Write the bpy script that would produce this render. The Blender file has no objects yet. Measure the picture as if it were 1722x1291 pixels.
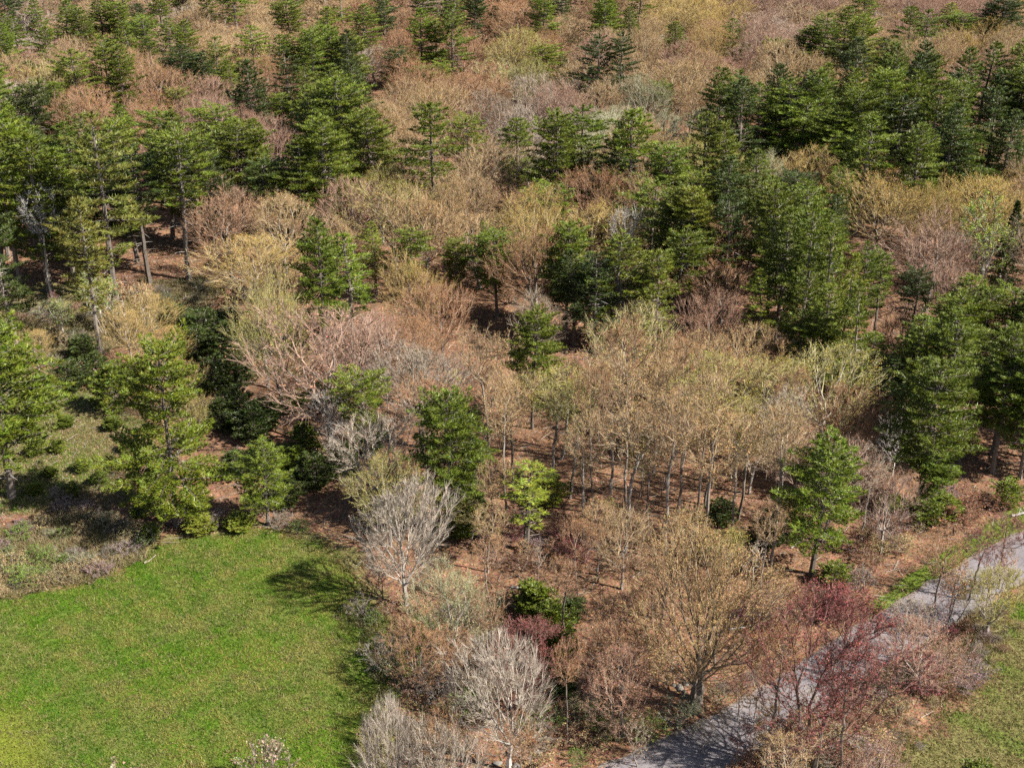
import bpy, math, random
import numpy as np

# ------------------------------------------------------------------ camera, world, sun, exposure
scene = bpy.context.scene
CAM_H, PITCH, FPX = 73.0, math.radians(27.0), 2251.0      # a drone 73 m up, looking 27 degrees down
cam_data = bpy.data.cameras.new('camera')
cam = bpy.data.objects.new('camera', cam_data)
scene.collection.objects.link(cam)
cam.location = (0, 0, CAM_H)
cam.rotation_euler = (math.pi / 2 - PITCH, 0, 0)
cam_data.sensor_width = 36.0
cam_data.lens = FPX / 1722.0 * 36.0
cam_data.clip_start = 1.0
cam_data.clip_end = 9000.0
scene.camera = cam

SUN_EL = math.radians(44.0)
SUN_DIR = np.array([0.93 * math.cos(SUN_EL), -0.367 * math.cos(SUN_EL), math.sin(SUN_EL)])   # towards the sun
world = bpy.data.worlds.new('World')
scene.world = world
world.use_nodes = True
wn = world.node_tree
wn.nodes.clear()
sky = wn.nodes.new('ShaderNodeTexSky')
sky.sky_type = 'NISHITA'
sky.sun_disc = False
sky.sun_elevation = SUN_EL
sky.sun_rotation = math.atan2(SUN_DIR[0], SUN_DIR[1])
sky.altitude = 70.0
bg = wn.nodes.new('ShaderNodeBackground')
bg.inputs[1].default_value = 0.05
wo = wn.nodes.new('ShaderNodeOutputWorld')
wn.links.new(sky.outputs[0], bg.inputs[0])
wn.links.new(bg.outputs[0], wo.inputs[0])
sun_data = bpy.data.lights.new('sun', 'SUN')
sun_data.energy = 5.0
sun_data.angle = math.radians(0.53)
sun_data.color = (1.0, 0.955, 0.88)
sun = bpy.data.objects.new('sun', sun_data)
scene.collection.objects.link(sun)
from mathutils import Vector
sun.rotation_euler = Vector(SUN_DIR.tolist()).to_track_quat('Z', 'Y').to_euler()
sun.location = (120, -40, 150)
vs = scene.view_settings
vs.view_transform = 'Standard'
vs.look = 'None'
vs.exposure = 1.25
vs.gamma = 1.0
vs.use_curve_mapping = False
scene.cycles.max_bounces = 5
scene.cycles.diffuse_bounces = 1
scene.cycles.transmission_bounces = 3
scene.cycles.glossy_bounces = 1
scene.cycles.use_denoising = False

RNG = np.random.default_rng(7)
random.seed(7)
COL = scene.collection

# ------------------------------------------------------------------ places: photograph -> ground
CP, SP = math.cos(PITCH), math.sin(PITCH)

def gz(x, y):
    """height of the ground: almost flat, gently rolling further away"""
    a = np.clip((np.asarray(y, float) - 60) / 260.0, 0, 1.3)
    return a * (0.9 * np.sin(x * 0.021 + 1.3) * np.cos(y * 0.017) + 0.6 * np.sin(y * 0.043 + x * 0.011)) \
        + 0.12 * np.sin(x * 0.13 + 0.7) * np.sin(y * 0.11)

def ground_at(px, py):
    u = (px - 861.0) / FPX
    v = (645.5 - py) / FPX
    dy = CP + v * SP
    dz = -SP + v * CP
    z = 0.0
    for _ in range(4):
        t = (CAM_H - z) / -dz
        x, y = u * t, dy * t
        z = float(gz(x, y))
    return x, y

def project(x, y, z=0.0):
    d = y * CP - (z - CAM_H) * SP
    return 861.0 + FPX * x / d, 645.5 - FPX * (y * SP + (z - CAM_H) * CP) / d

def depth_of(x, y, z=0.0):
    return y * CP - (z - CAM_H) * SP

def height_for(y, z0, ytop):
    k = (645.5 - ytop) / FPX
    # (y*SP + (z-H)*CP) = k*(y*CP - (z-H)*SP)
    zz = (k * y * CP - y * SP) / (CP + k * SP) + CAM_H
    return zz - z0

# ------------------------------------------------------------------ materials
def new_mat(name):
    m = bpy.data.materials.new(name)
    m.use_nodes = True
    nt = m.node_tree
    nt.nodes.clear()
    out = nt.nodes.new('ShaderNodeOutputMaterial')
    return m, nt, out

def N(nt, t, **kw):
    n = nt.nodes.new(t)
    for k, v in kw.items():
        setattr(n, k, v)
    return n

def mixrgb(nt, fac, a, b, mode='MIX'):
    n = N(nt, 'ShaderNodeMix', data_type='RGBA', blend_type=mode)
    for sock, v in ((n.inputs[0], fac), (n.inputs[6], a), (n.inputs[7], b)):
        if hasattr(v, 'links'):
            nt.links.new(v, sock)
        elif isinstance(v, (int, float)):
            sock.default_value = v
        else:
            sock.default_value = (*v, 1.0)
    return n.outputs[2]

def mathn(nt, op, a, b=None):
    n = N(nt, 'ShaderNodeMath', operation=op)
    for i, v in enumerate((a, b)):
        if v is None:
            continue
        if hasattr(v, 'links'):
            nt.links.new(v, n.inputs[i])
        else:
            n.inputs[i].default_value = v
    return n.outputs[0]

def noise(nt, vec, scale, detail=3.0, rough=0.6):
    n = N(nt, 'ShaderNodeTexNoise')
    n.inputs['Scale'].default_value = scale
    n.inputs['Detail'].default_value = detail
    n.inputs['Roughness'].default_value = rough
    if vec is not None:
        nt.links.new(vec, n.inputs['Vector'])
    return n

def ramp(nt, fac, stops):
    n = N(nt, 'ShaderNodeValToRGB')
    e = n.color_ramp.elements
    while len(e) < len(stops):
        e.new(0.5)
    for el, (p, c) in zip(e, stops):
        el.position = p
        el.color = (*c, 1.0) if not isinstance(c, float) else (c, c, c, 1.0)
    nt.links.new(fac, n.inputs[0])
    return n.outputs[0]

def surface(nt, out, col, rough=0.8, spec=0.2, transl=0.0, normal=None):
    p = N(nt, 'ShaderNodeBsdfPrincipled')
    nt.links.new(col, p.inputs['Base Color']) if hasattr(col, 'links') else None
    if not hasattr(col, 'links'):
        p.inputs['Base Color'].default_value = (*col, 1)
    p.inputs['Roughness'].default_value = rough
    p.inputs['Specular IOR Level'].default_value = spec
    if normal is not None:
        nt.links.new(normal, p.inputs['Normal'])
    if transl > 0:
        t = N(nt, 'ShaderNodeBsdfTranslucent')
        nt.links.new(col, t.inputs['Color'])
        mx = N(nt, 'ShaderNodeMixShader')
        mx.inputs[0].default_value = transl
        nt.links.new(p.outputs[0], mx.inputs[1])
        nt.links.new(t.outputs[0], mx.inputs[2])
        nt.links.new(mx.outputs[0], out.inputs[0])
    else:
        nt.links.new(p.outputs[0], out.inputs[0])
    return p

def tint_of(nt):
    """the plant's own colour (object colour) times the colour stored on the mesh"""
    oi = N(nt, 'ShaderNodeObjectInfo')
    at = N(nt, 'ShaderNodeAttribute', attribute_name='tint')
    return mixrgb(nt, 1.0, oi.outputs['Color'], at.outputs['Color'], 'MULTIPLY'), oi, at

# foliage (needles, buds, young leaves)
def foliage_mat(name, transl, rough=0.65, spec=0.25):
    m, nt, out = new_mat(name)
    c, oi, at = tint_of(nt)
    surface(nt, out, c, rough, spec, transl)
    return m
M_NEEDLE = foliage_mat('pine_needles', 0.14, 0.5, 0.4)
M_BUD = foliage_mat('buds_and_catkins', 0.30, 0.7, 0.2)
M_GRASS = foliage_mat('grass_blades', 0.30, 0.6, 0.25)

# bark: from dark brown to bleached silver by the object's alpha
def bark_mat(name, twig):
    m, nt, out = new_mat(name)
    c, oi, at = tint_of(nt)
    geo = N(nt, 'ShaderNodeTexCoord')
    nz = noise(nt, geo.outputs['Object'], 3.0, 4.0, 0.7)
    base = ramp(nt, mathn(nt, 'MULTIPLY', oi.outputs['Alpha'], at.outputs['Alpha']),
                [(0.0, (0.045, 0.038, 0.032)), (0.5, (0.23, 0.19, 0.155)), (1.0, (0.52, 0.48, 0.43))])
    if twig:
        base = mixrgb(nt, 0.45, base, c)
    v = ramp(nt, nz.outputs[0], [(0.3, 0.62), (0.7, 1.2)])
    base = mixrgb(nt, 1.0, base, v, 'MULTIPLY')
    surface(nt, out, base, 0.85, 0.15)
    return m
M_BARK = bark_mat('bark', False)
M_TWIG = bark_mat('twig_bark', True)
TREE_MATS = [M_BARK, M_TWIG, M_BUD, M_NEEDLE]

# ------------------------------------------------------------------ mesh collecting in numpy
class Geo:
    def __init__(s):
        s.v, s.f, s.m, s.t, s.n = [], [], [], [], 0
    def add(s, verts, tris, mat, tint):
        """verts (k,3), tris (j,3), tint (k,4) or 4 numbers"""
        verts = np.asarray(verts, np.float32)
        if not len(verts):
            return
        tint = np.asarray(tint, np.float32)
        if tint.ndim == 1:
            tint = np.tile(tint, (len(verts), 1))
        s.v.append(verts)
        s.f.append(np.asarray(tris, np.int64) + s.n)
        s.m.append(np.full(len(tris), mat, np.int32))
        s.t.append(tint)
        s.n += len(verts)
    def merge(s, o, loc=(0, 0, 0), rot=0.0, sc=(1, 1, 1), tint=None):
        v, f, m, t = o.arrays()
        v = v * np.asarray(sc, np.float32)
        c, q = math.cos(rot), math.sin(rot)
        v = np.stack([v[:, 0] * c - v[:, 1] * q, v[:, 0] * q + v[:, 1] * c, v[:, 2]], 1) + np.asarray(loc, np.float32)
        if tint is not None:
            t = t * np.asarray(tint, np.float32)
        s.v.append(v.astype(np.float32)); s.f.append(f + s.n); s.m.append(m); s.t.append(t.astype(np.float32))
        s.n += len(v)
    def arrays(s):
        if len(s.v) > 1:
            s.v = [np.concatenate(s.v)]; s.f = [np.concatenate(s.f)]
            s.m = [np.concatenate(s.m)]; s.t = [np.concatenate(s.t)]
        return s.v[0], s.f[0], s.m[0], s.t[0]
    def mesh(s, name, mats=None, smooth=False):
        v, f, m, t = s.arrays()
        me = bpy.data.meshes.new(name)
        me.vertices.add(len(v)); me.vertices.foreach_set('co', v.ravel())
        me.loops.add(len(f) * 3); me.loops.foreach_set('vertex_index', f.ravel().astype(np.int32))
        me.polygons.add(len(f)); me.polygons.foreach_set('loop_start', np.arange(0, len(f) * 3, 3, dtype=np.int32))
        me.polygons.foreach_set('loop_total', np.full(len(f), 3, np.int32))
        mats = mats or TREE_MATS
        used = np.unique(m)
        remap = np.zeros(len(mats), np.int32)
        for i, u in enumerate(used):
            me.materials.append(mats[u]); remap[u] = i
        me.polygons.foreach_set('material_index', remap[m])
        me.polygons.foreach_set('use_smooth', np.full(len(f), smooth))
        at = me.attributes.new('tint', 'FLOAT_COLOR', 'POINT')
        at.data.foreach_set('color', t.ravel())
        me.update()
        return me

def norm(a):
    return a / np.maximum(np.linalg.norm(a, axis=-1, keepdims=True), 1e-9)

def prisms(g, p0, p1, r0, r1, mat, tint, k=3):
    p0 = np.asarray(p0, float); p1 = np.asarray(p1, float)
    n = len(p0)
    if n == 0:
        return
    r0 = np.asarray(r0, float).reshape(-1, 1); r1 = np.asarray(r1, float).reshape(-1, 1)
    d = norm(p1 - p0)
    ref = np.where(np.abs(d[:, 2:3]) > 0.9, np.array([[1.0, 0.1, 0]]), np.array([[0.05, 0.03, 1.0]]))
    a = norm(np.cross(d, ref)); b = np.cross(d, a)
    vs_ = []
    for i in range(k):
        th = 2 * math.pi * i / k
        o = a * math.cos(th) + b * math.sin(th)
        vs_.append(p0 + o * r0); vs_.append(p1 + o * r1)
    V = np.stack(vs_, 1).reshape(-1, 3)
    base = (np.arange(n) * 2 * k)[:, None]
    F = []
    for i in range(k):
        j = (i + 1) % k
        F.append(base + np.array([2 * i, 2 * j, 2 * j + 1])); F.append(base + np.array([2 * i, 2 * j + 1, 2 * i + 1]))
    F = np.stack(F, 1).reshape(-1, 3)
    tint = np.asarray(tint, float)
    if tint.ndim == 2:
        tint = np.repeat(tint, 2 * k, axis=0)
    g.add(V, F, mat, tint)

def blades(g, p, d, length, width, mat, tint, rng, droop=0.0):
    """narrow triangles from p along d"""
    n = len(p)
    if n == 0:
        return
    d = norm(d)
    s = norm(np.cross(d, rng.normal(size=(n, 3))))
    w = np.asarray(width, float).reshape(-1, 1) * 0.5
    L = np.asarray(length, float).reshape(-1, 1)
    tip = p + d * L
    if droop:
        tip[:, 2] -= droop * L[:, 0]
    V = np.stack([p - s * w, p + s * w, tip], 1).reshape(-1, 3)
    F = np.arange(3 * n).reshape(-1, 3)
    tint = np.asarray(tint, float)
    if tint.ndim == 2:
        tint = np.repeat(tint, 3, axis=0)
    g.add(V, F, mat, tint)

def specks(g, p, size, mat, tint, rng, up=0.0):
    """small leaf-sized triangles, any way up"""
    n = len(p)
    if n == 0:
        return
    a = norm(rng.normal(size=(n, 3))); b = norm(np.cross(a, rng.normal(size=(n, 3)) + np.array([0, 0, up])))
    c = np.cross(a, b)
    s = np.asarray(size, float).reshape(-1, 1)
    V = np.stack([p + a * s * 0.6, p - a * s * 0.35 + c * s * 0.45, p - a * s * 0.35 - c * s * 0.45], 1).reshape(-1, 3)
    F = np.arange(3 * n).reshape(-1, 3)
    tint = np.asarray(tint, float)
    if tint.ndim == 2:
        tint = np.repeat(tint, 3, axis=0)
    g.add(V, F, mat, tint)

def tone(rng, n, lo=0.7, hi=1.25, hue=0.08):
    t = rng.uniform(lo, hi, (n, 1)) * (1 + rng.normal(size=(n, 3)) * hue)
    return np.concatenate([np.clip(t, 0.2, 2.2), np.ones((n, 1))], 1)

# ------------------------------------------------------------------ broadleaved trees
def broadleaf(seed, H=16.0, W=11.0, crown_base=0.38, n=1100, bf=0.35, leader=0.35, stems=1, bud=2.2, budsize=0.13,
              twigs=5, twig_len=0.9, flat=0.55, lobes=0.22, rtip=0.016, clump=0.5, twig_w=0.028, lean=0.04):
    """returns (trunk Geo, crown Geo): trunk and limbs; branches, twigs and buds.  The skeleton is grown by
    joining points of the crown volume to the tree by the cheapest path."""
    rng = np.random.default_rng(seed)
    hb = H * crown_base
    R = W / 2
    # crown volume
    want = n
    cl = None
    pts = []
    nb = 26
    th = rng.uniform(0, 2 * math.pi, nb); tt = rng.uniform(0.15, 1.0, nb)
    ph = rng.uniform(0, 6.28, 4)
    off0 = rng.normal(size=2) * R * 0.1
    def env(t, a):
        base = np.sin(np.clip(t, 0, 1) ** flat * math.pi * 0.5) * np.sqrt(np.clip(1.0 - np.clip(t - 0.45, 0, 1) ** 2 / 0.3025, 0.0, 1))
        return R * (0.12 + 0.98 * base) * (1 + lobes * np.sin(2 * a + ph[0]) * 0.6 + lobes * np.sin(3 * a + ph[1] + 3 * t) * 0.6 + lobes * 0.5 * np.sin(5 * a + ph[2] - 5 * t))
    ctr = np.stack([env(tt, th) * 0.8 * np.cos(th), env(tt, th) * 0.8 * np.sin(th), hb + tt * (H - hb) * 0.93], 1)
    tot = 0
    while tot < want:
        m = want * 3
        t = rng.uniform(0, 1, m) ** 0.85; a = rng.uniform(0, 2 * math.pi, m)
        r = env(t, a) * rng.uniform(0, 1, m) ** 0.42
        hv = 1 + 0.13 * np.sin(a + ph[3]) + 0.08 * np.sin(2 * a + ph[0] + 1)
        p = np.stack([r * np.cos(a) + off0[0] * t, r * np.sin(a) + off0[1] * t, hb + t * (H - hb) * hv], 1)
        dmin = np.min(np.linalg.norm(p[:, None, :] - ctr[None], axis=2), axis=1)
        keep = rng.uniform(0, 1, m) < (1 - clump) + clump * np.exp(-(dmin / (0.17 * W)) ** 2)
        pts.append(p[keep]); tot += int(keep.sum())
    P = np.concatenate(pts)[:want]
    leanv = rng.normal(size=2) * lean
    # starting skeleton
    nodes, par, path = [], [], []
    def add(p, q):
        nodes.append(np.array(p, float)); par.append(q)
        path.append(0.0 if q < 0 else path[q] + np.linalg.norm(nodes[-1] - nodes[q]))
        return len(nodes) - 1
    for s in range(stems):
        off = np.zeros(2) if stems == 1 else rng.normal(size=2) * 0.35
        out = np.zeros(2) if stems == 1 else norm(off[None])[0] * rng.uniform(0.06, 0.22)
        q = add([0, 0, -0.3], -1) if s == 0 else 0
        top = hb * 0.9 + leader * (H - hb)
        z = 0.0
        xy = off.copy()
        while z < top:
            z += H * 0.06
            xy = xy + rng.normal(size=2) * H * 0.0045 + (leanv + out) * H * 0.06
            q = add([xy[0], xy[1], z], q)
    root = np.array([0, 0, hb * 0.75])
    d0 = np.linalg.norm((P - root) * np.array([1, 1, 0.9]), axis=1)
    P = P[np.argsort(d0)]
    n0 = len(nodes)
    A = np.zeros((n0 + len(P), 3)); A[:n0] = nodes
    pl = np.zeros(n0 + len(P)); pl[:n0] = path
    ok = np.ones(n0 + len(P), bool)
    ok[:n0] = A[:n0, 2] > hb * 0.72
    par = par + [0] * len(P)
    k = n0
    for p in P:
        dv = p - A[:k]
        dist = np.sqrt((dv ** 2).sum(1))
        rise = dv[:, 2] / (dist + 1e-6)
        cost = dist * (1.0 + 0.9 * np.clip(0.15 - rise, 0, 1)) + bf * pl[:k] + (~ok[:k]) * 1e3
        j = int(np.argmin(cost))
        A[k] = p; pl[k] = pl[j] + dist[j]; par[k] = j
        k += 1
    par = np.array(par)
    # descendants
    ndesc = np.zeros(k); kids = np.zeros(k, int)
    for i in range(k - 1, -1, -1):
        if kids[i] == 0 and i >= n0:
            ndesc[i] += 1
        if par[i] >= 0:
            ndesc[par[i]] += ndesc[i]; kids[par[i]] += 1
    ndesc = np.maximum(ndesc, 1)
    # straighten the thick branches
    for _ in range(3):
        acc = np.zeros((k, 3)); wsum = np.zeros(k)
        idx = np.arange(n0, k)
        w = ndesc[idx]
        np.add.at(acc, par[idx], A[idx] * w[:, None]); np.add.at(wsum, par[idx], w)
        good = (wsum > 0) & (np.arange(k) >= n0)
        gi = np.where(good)[0]
        tgt = 0.5 * (acc[gi] / wsum[gi][:, None]) + 0.5 * A[par[gi]]
        A[gi] = A[gi] * 0.5 + tgt * 0.5
    rad = rtip * ndesc ** 0.47
    rad = np.minimum(rad, 0.021 * H)
    base_flare = np.clip(1.4 - A[:, 2] / (H * 0.08), 0, 0.5)
    trunk, crown = Geo(), Geo()
    i = np.arange(k)[par >= 0]
    pr = par[i]
    r1 = rad[i]; r0 = np.minimum(rad[pr], r1 * 1.7) * (1 + base_flare[pr] * (i < n0))
    thick = (r1 > 0.055) | (i < n0)
    ti = i[thick]
    bt = np.concatenate([np.ones((len(i), 3)), rng.uniform(0.8, 1.1, (len(i), 1))], 1)
    prisms(trunk, A[pr[thick]], A[ti], r0[thick], r1[thick], 0, bt[thick], 5)
    thin = ~thick
    prisms(crown, A[pr[thin]], A[i[thin]], np.maximum(r0[thin], 0.014), np.maximum(r1[thin], 0.011), 1, bt[thin], 3)
    # twigs
    outer = i[(ndesc[i] <= 4) & (i >= n0)]
    src = np.repeat(outer, twigs)
    m = len(src)
    bd = norm(A[src] - A[par[src]])
    outd = A[src] - np.array([0, 0, hb + 0.25 * (H - hb)])
    spray = np.repeat(rng.normal(size=(len(outer), 3)) * 0.3, twigs, axis=0)
    d = norm(bd * 0.7 + norm(outd) * 0.5 + spray + rng.normal(size=(m, 3)) * 0.3 + np.array([0, 0, 0.3]))
    f = rng.uniform(0, 1, (m, 1))
    p = A[par[src]] * (1 - f) + A[src] * f
    L = twig_len * rng.uniform(0.45, 1.15, m)
    tn = np.concatenate([np.ones((m, 3)), rng.uniform(0.8, 1.15, (m, 1))], 1)
    blades(crown, p, d, L, twig_w * rng.uniform(0.8, 1.3, m), 1, tn, rng)
    if bud > 0:
        nbud = rng.poisson(bud, m)
        si = np.repeat(np.arange(m), nbud)
        # buds sit towards the outside of the crown
        q = p[si] + d[si] * (L[si] * rng.uniform(0.35, 1.1, len(si)))[:, None] + rng.normal(size=(len(si), 3)) * 0.06
        t = (q[:, 2] - hb) / (H - hb)
        keep = rng.uniform(0, 1, len(si)) < np.clip(0.35 + 0.9 * t, 0, 1)
        q = q[keep]
        specks(crown, q, budsize * rng.uniform(0.6, 1.35, len(q)), 2, tone(rng, len(q), 0.6, 1.35, 0.14), rng)
    return trunk, crown

# ------------------------------------------------------------------ pines
def pine(seed, H=22.0, crown_base=0.25, prof=((0, 0.5), (0.35, 1.0), (0.7, 0.7), (1, 0.1)), W=9.0, whorl=0.98, nb=5,
         gap=(), tuft=0.5, step=0.3, rise=0.06, side=0.55, dead=8, blades_per=11, wt=0.1, skew=0.0, lean=0.01, droop=0.0):
    rng = np.random.default_rng(seed)
    trunk, crown = Geo(), Geo()
    R = W / 2
    hb = H * crown_base
    zs = np.linspace(-0.3, H * 0.985, 16)
    lx = np.cumsum(rng.normal(size=16) * 0.05) + zs * rng.normal() * lean
    ly = np.cumsum(rng.normal(size=16) * 0.05) + zs * rng.normal() * lean
    lx -= lx[0]; ly -= ly[0]
    T = np.stack([lx, ly, zs], 1)
    tr = 0.0125 * H * (1 - np.clip(zs, 0, None) / H) ** 0.8 + 0.03
    tr[0] *= 1.3
    prisms(trunk, T[:-1], T[1:], tr[:-1], tr[1:], 0, np.array([1, 1, 1, 1.0]), 6)
    px_, pr_ = zip(*prof)
    S0, S1, Rr0, Rr1 = [], [], [], []
    tp, td, tw = [], [], []
    z = hb
    skew_a = rng.uniform(0, 6.28)
    a0 = rng.uniform(0, 6.28)
    while z < H * 0.985:
        t = (z - hb) / (H - hb)
        skip = any(g0 < t < g1 for g0, g1 in gap)
        if skip:
            z += whorl * 0.8
            continue
        rr = np.interp(t, px_, pr_) * R
        k = max(3, int(round(nb * rng.uniform(0.7, 1.3))))
        a0 += rng.uniform(0.5, 2.0)
        wf = rng.uniform(0.82, 1.12)
        for b in range(k):
            a = a0 + 2 * math.pi * b / k + rng.normal() * 0.25
            L = rr * wf * rng.uniform(0.6, 1.12) * (1 + skew * math.cos(a - skew_a))
            if L < 0.25:
                L = 0.25
            zb = z + rng.uniform(-0.16, 0.16) * whorl
            base = np.array([np.interp(zb, zs, lx), np.interp(zb, zs, ly), zb])
            slope = rise + 0.45 * t ** 3 + rng.normal() * 0.05 - 0.12 * (1 - t)
            curl = 0.16 * rng.uniform(0.4, 1.4)
            ns = max(3, int(L / 0.7))
            s = np.linspace(0, 1, ns + 1)
            bend = rng.normal() * 0.12
            hx = L * s; hyy = L * bend * s ** 2
            hz = L * (slope * s + (curl - droop) * s ** 2)
            ca, sa = math.cos(a), math.sin(a)
            C = base + np.stack([hx * ca - hyy * sa, hx * sa + hyy * ca, hz], 1)
            br = np.linspace(0.012 * L + 0.02, 0.012, ns + 1)
            S0.append(C[:-1]); S1.append(C[1:]); Rr0.append(br[:-1]); Rr1.append(br[1:])
            # side shoots carrying the tufts
            start = 0.22 if t > 0.5 else 0.3
            q = start * L
            sd = 1
            while q < L:
                sf = q / L
                cpt = np.array([np.interp(sf, s, C[:, 0]), np.interp(sf, s, C[:, 1]), np.interp(sf, s, C[:, 2])])
                i1 = min(ns, int(sf * ns) + 1)
                fwd = norm(C[i1] - C[i1 - 1])
                lat = np.array([-fwd[1], fwd[0], 0.0]) * sd
                l = side * (L - q) * rng.uniform(0.6, 1.2) + 0.15
                l = min(l, 1.7)
                sdir = norm(fwd * 0.65 + lat * 0.85 + np.array([0, 0, 0.1 + rng.normal() * 0.05]))
                nt_ = max(1, int(l / step))
                for j in range(nt_):
                    f = (j + 0.7) / nt_ * l
                    tp.append(cpt + sdir * f); td.append(sdir)
                if l > 0.7:
                    S0.append(cpt[None]); S1.append((cpt + sdir * l * 0.9)[None]); Rr0.append([0.018]); Rr1.append([0.008])
                sd = -sd
                q += step * rng.uniform(0.8, 1.3) * 0.8
            for e in range(2):
                tp.append(C[-1] - fwd * 0.15 * e); td.append(fwd)
        z += whorl * rng.uniform(0.75, 1.3) * (0.75 + 0.35 * (1 - t))
    # top
    for j in range(10):
        tp.append(np.array([lx[-1], ly[-1], H * (0.95 + 0.045 * rng.uniform())])); td.append(norm(np.array([rng.normal() * 0.5, rng.normal() * 0.5, 1.0])))
    # dead bleached lower branches
    for j in range(dead):
        zb = rng.uniform(hb * 0.35, hb + (H - hb) * 0.45); a = rng.uniform(0, 6.28); L = rng.uniform(0.8, 2.4) * W / 9
        b0 = np.array([np.interp(zb, zs, lx), np.interp(zb, zs, ly), zb])
        b1 = b0 + np.array([math.cos(a) * L * 0.6, math.sin(a) * L * 0.6, rng.uniform(-0.1, 0.3) * L])
        b2 = b1 + np.array([math.cos(a + 0.3) * L * 0.5, math.sin(a + 0.3) * L * 0.5, rng.uniform(-0.25, 0.2) * L])
        prisms(trunk, [b0, b1], [b1, b2], [0.05, 0.035], [0.035, 0.012], 0, np.array([1, 1, 1, 1.9]), 3)
    S0 = np.concatenate(S0); S1 = np.concatenate(S1); Rr0 = np.concatenate(Rr0); Rr1 = np.concatenate(Rr1)
    prisms(crown, S0, S1, Rr0, Rr1, 0, np.array([1, 1, 1, 0.9]), 3)
    tp = np.array(tp); td = np.array(td)
    m = len(tp)
    tt = tone(rng, m, 0.7, 1.3, 0.07)
    tp = np.repeat(tp, blades_per, axis=0); td = np.repeat(td, blades_per, axis=0); tt = np.repeat(tt, blades_per, axis=0)
    m = len(tp)
    d = norm(td * 0.75 + rng.normal(size=(m, 3)) * np.array([.5, .5, .3]) + np.array([0, 0, 0.34]))
    p = tp + rng.normal(size=(m, 3)) * 0.05
    blades(crown, p, d, tuft * rng.uniform(0.6, 1.2, m), wt * rng.uniform(0.8, 1.3, m), 3, tt, rng)
    return trunk, crown

# ------------------------------------------------------------------ plots of ground, outlined from the photograph
def plot(pts):
    return np.array([ground_at(*p) for p in pts])

MEADOW = plot([(-420, 1075), (-60, 1012), (30, 1000), (110, 985), (185, 968), (232, 940), (275, 915), (345, 898), (440, 893),
               (520, 905), (575, 935), (605, 985), (640, 1040), (655, 1110), (640, 1190), (625, 1291), (600, 1400), (560, 1600), (-420, 1600)])
LAWN = plot([(-300, 1140), (-40, 1180), (20, 1205), (70, 1250), (100, 1330), (90, 1600), (-300, 1600)])
VERGE = plot([(1500, 1600), (1500, 1291), (1515, 1250), (1600, 1190), (1640, 1130), (1665, 1060), (1690, 1020), (1800, 960), (2200, 900), (2200, 1600)])
CLEARING = plot([(-60, 640), (60, 620), (170, 650), (250, 690), (240, 760), (200, 850), (120, 860), (-80, 870)])
GLADE = plot([(-40, 490), (100, 480), (260, 474), (350, 468), (372, 490), (340, 520), (250, 560), (160, 600), (60, 610), (-60, 600)])
ROADSIDE = plot([(1455, 1035), (1462, 1012), (1530, 965), (1600, 925), (1690, 862), (1740, 846), (1740, 880), (1600, 962), (1470, 1052)])
BANK = plot([(560, 1040), (720, 1020), (800, 1000), (860, 1030), (860, 1140), (800, 1200), (740, 1291), (620, 1291), (640, 1150), (600, 1040)])
ROAD_MID = [(980, 1350), (1045, 1322), (1112, 1291), (1208, 1247), (1292, 1200), (1388, 1136), (1470, 1084), (1540, 1040), (1636, 982), (1722, 928), (1850, 868), (2050, 805)]

def inside(poly, x, y):
    c = np.zeros(x.shape, bool)
    n = len(poly)
    for i in range(n):
        x0, y0 = poly[i]; x1, y1 = poly[(i + 1) % n]
        hit = ((y0 > y) != (y1 > y)) & (x < (x1 - x0) * (y - y0) / (y1 - y0 + 1e-12) + x0)
        c ^= hit
    return c

def seg_dist(pts, x, y, closed=True):
    d = np.full(x.shape, 1e9)
    n = len(pts)
    for i in range(n if closed else n - 1):
        a = pts[i]; b = pts[(i + 1) % n]
        ab = b - a
        t = np.clip(((x - a[0]) * ab[0] + (y - a[1]) * ab[1]) / (ab @ ab + 1e-9), 0, 1)
        d = np.minimum(d, np.hypot(x - a[0] - t * ab[0], y - a[1] - t * ab[1]))
    return d

def sdist(poly, x, y):
    """metres inside (+) or outside (-)"""
    d = seg_dist(poly, x, y)
    return np.where(inside(poly, x, y), d, -d)

def wob(x, y, s=1.0):
    return (np.sin(x * 0.9 * s + 1.7 * np.sin(y * 0.6 * s)) + np.sin(y * 1.3 * s + 2.1 * np.sin(x * 0.5 * s + 1)) + 0.7 * np.sin((x + y) * 2.3 * s)) / 2.7

road_pts = np.array([ground_at(*p) for p in ROAD_MID])
def smooth_line(p, times=2):
    for _ in range(times):
        q = [p[0]]
        for a, b in zip(p[:-1], p[1:]):
            q += [a * 0.75 + b * 0.25, a * 0.25 + b * 0.75]
        q.append(p[-1])
        p = np.array(q)
    return p
ROAD = smooth_line(road_pts, 2)
ROAD_HALF = 2.35

def axis(lo, hi, step, far):
    a = list(np.arange(lo, hi + step, step))
    s = step; v = lo
    left = []
    while v > -far:
        s *= 1.25; v -= s; left.append(v)
    s = step; v = a[-1]
    right = []
    while v < far:
        s *= 1.25; v += s; right.append(v)
    return np.array(left[::-1] + a + right)

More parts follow.
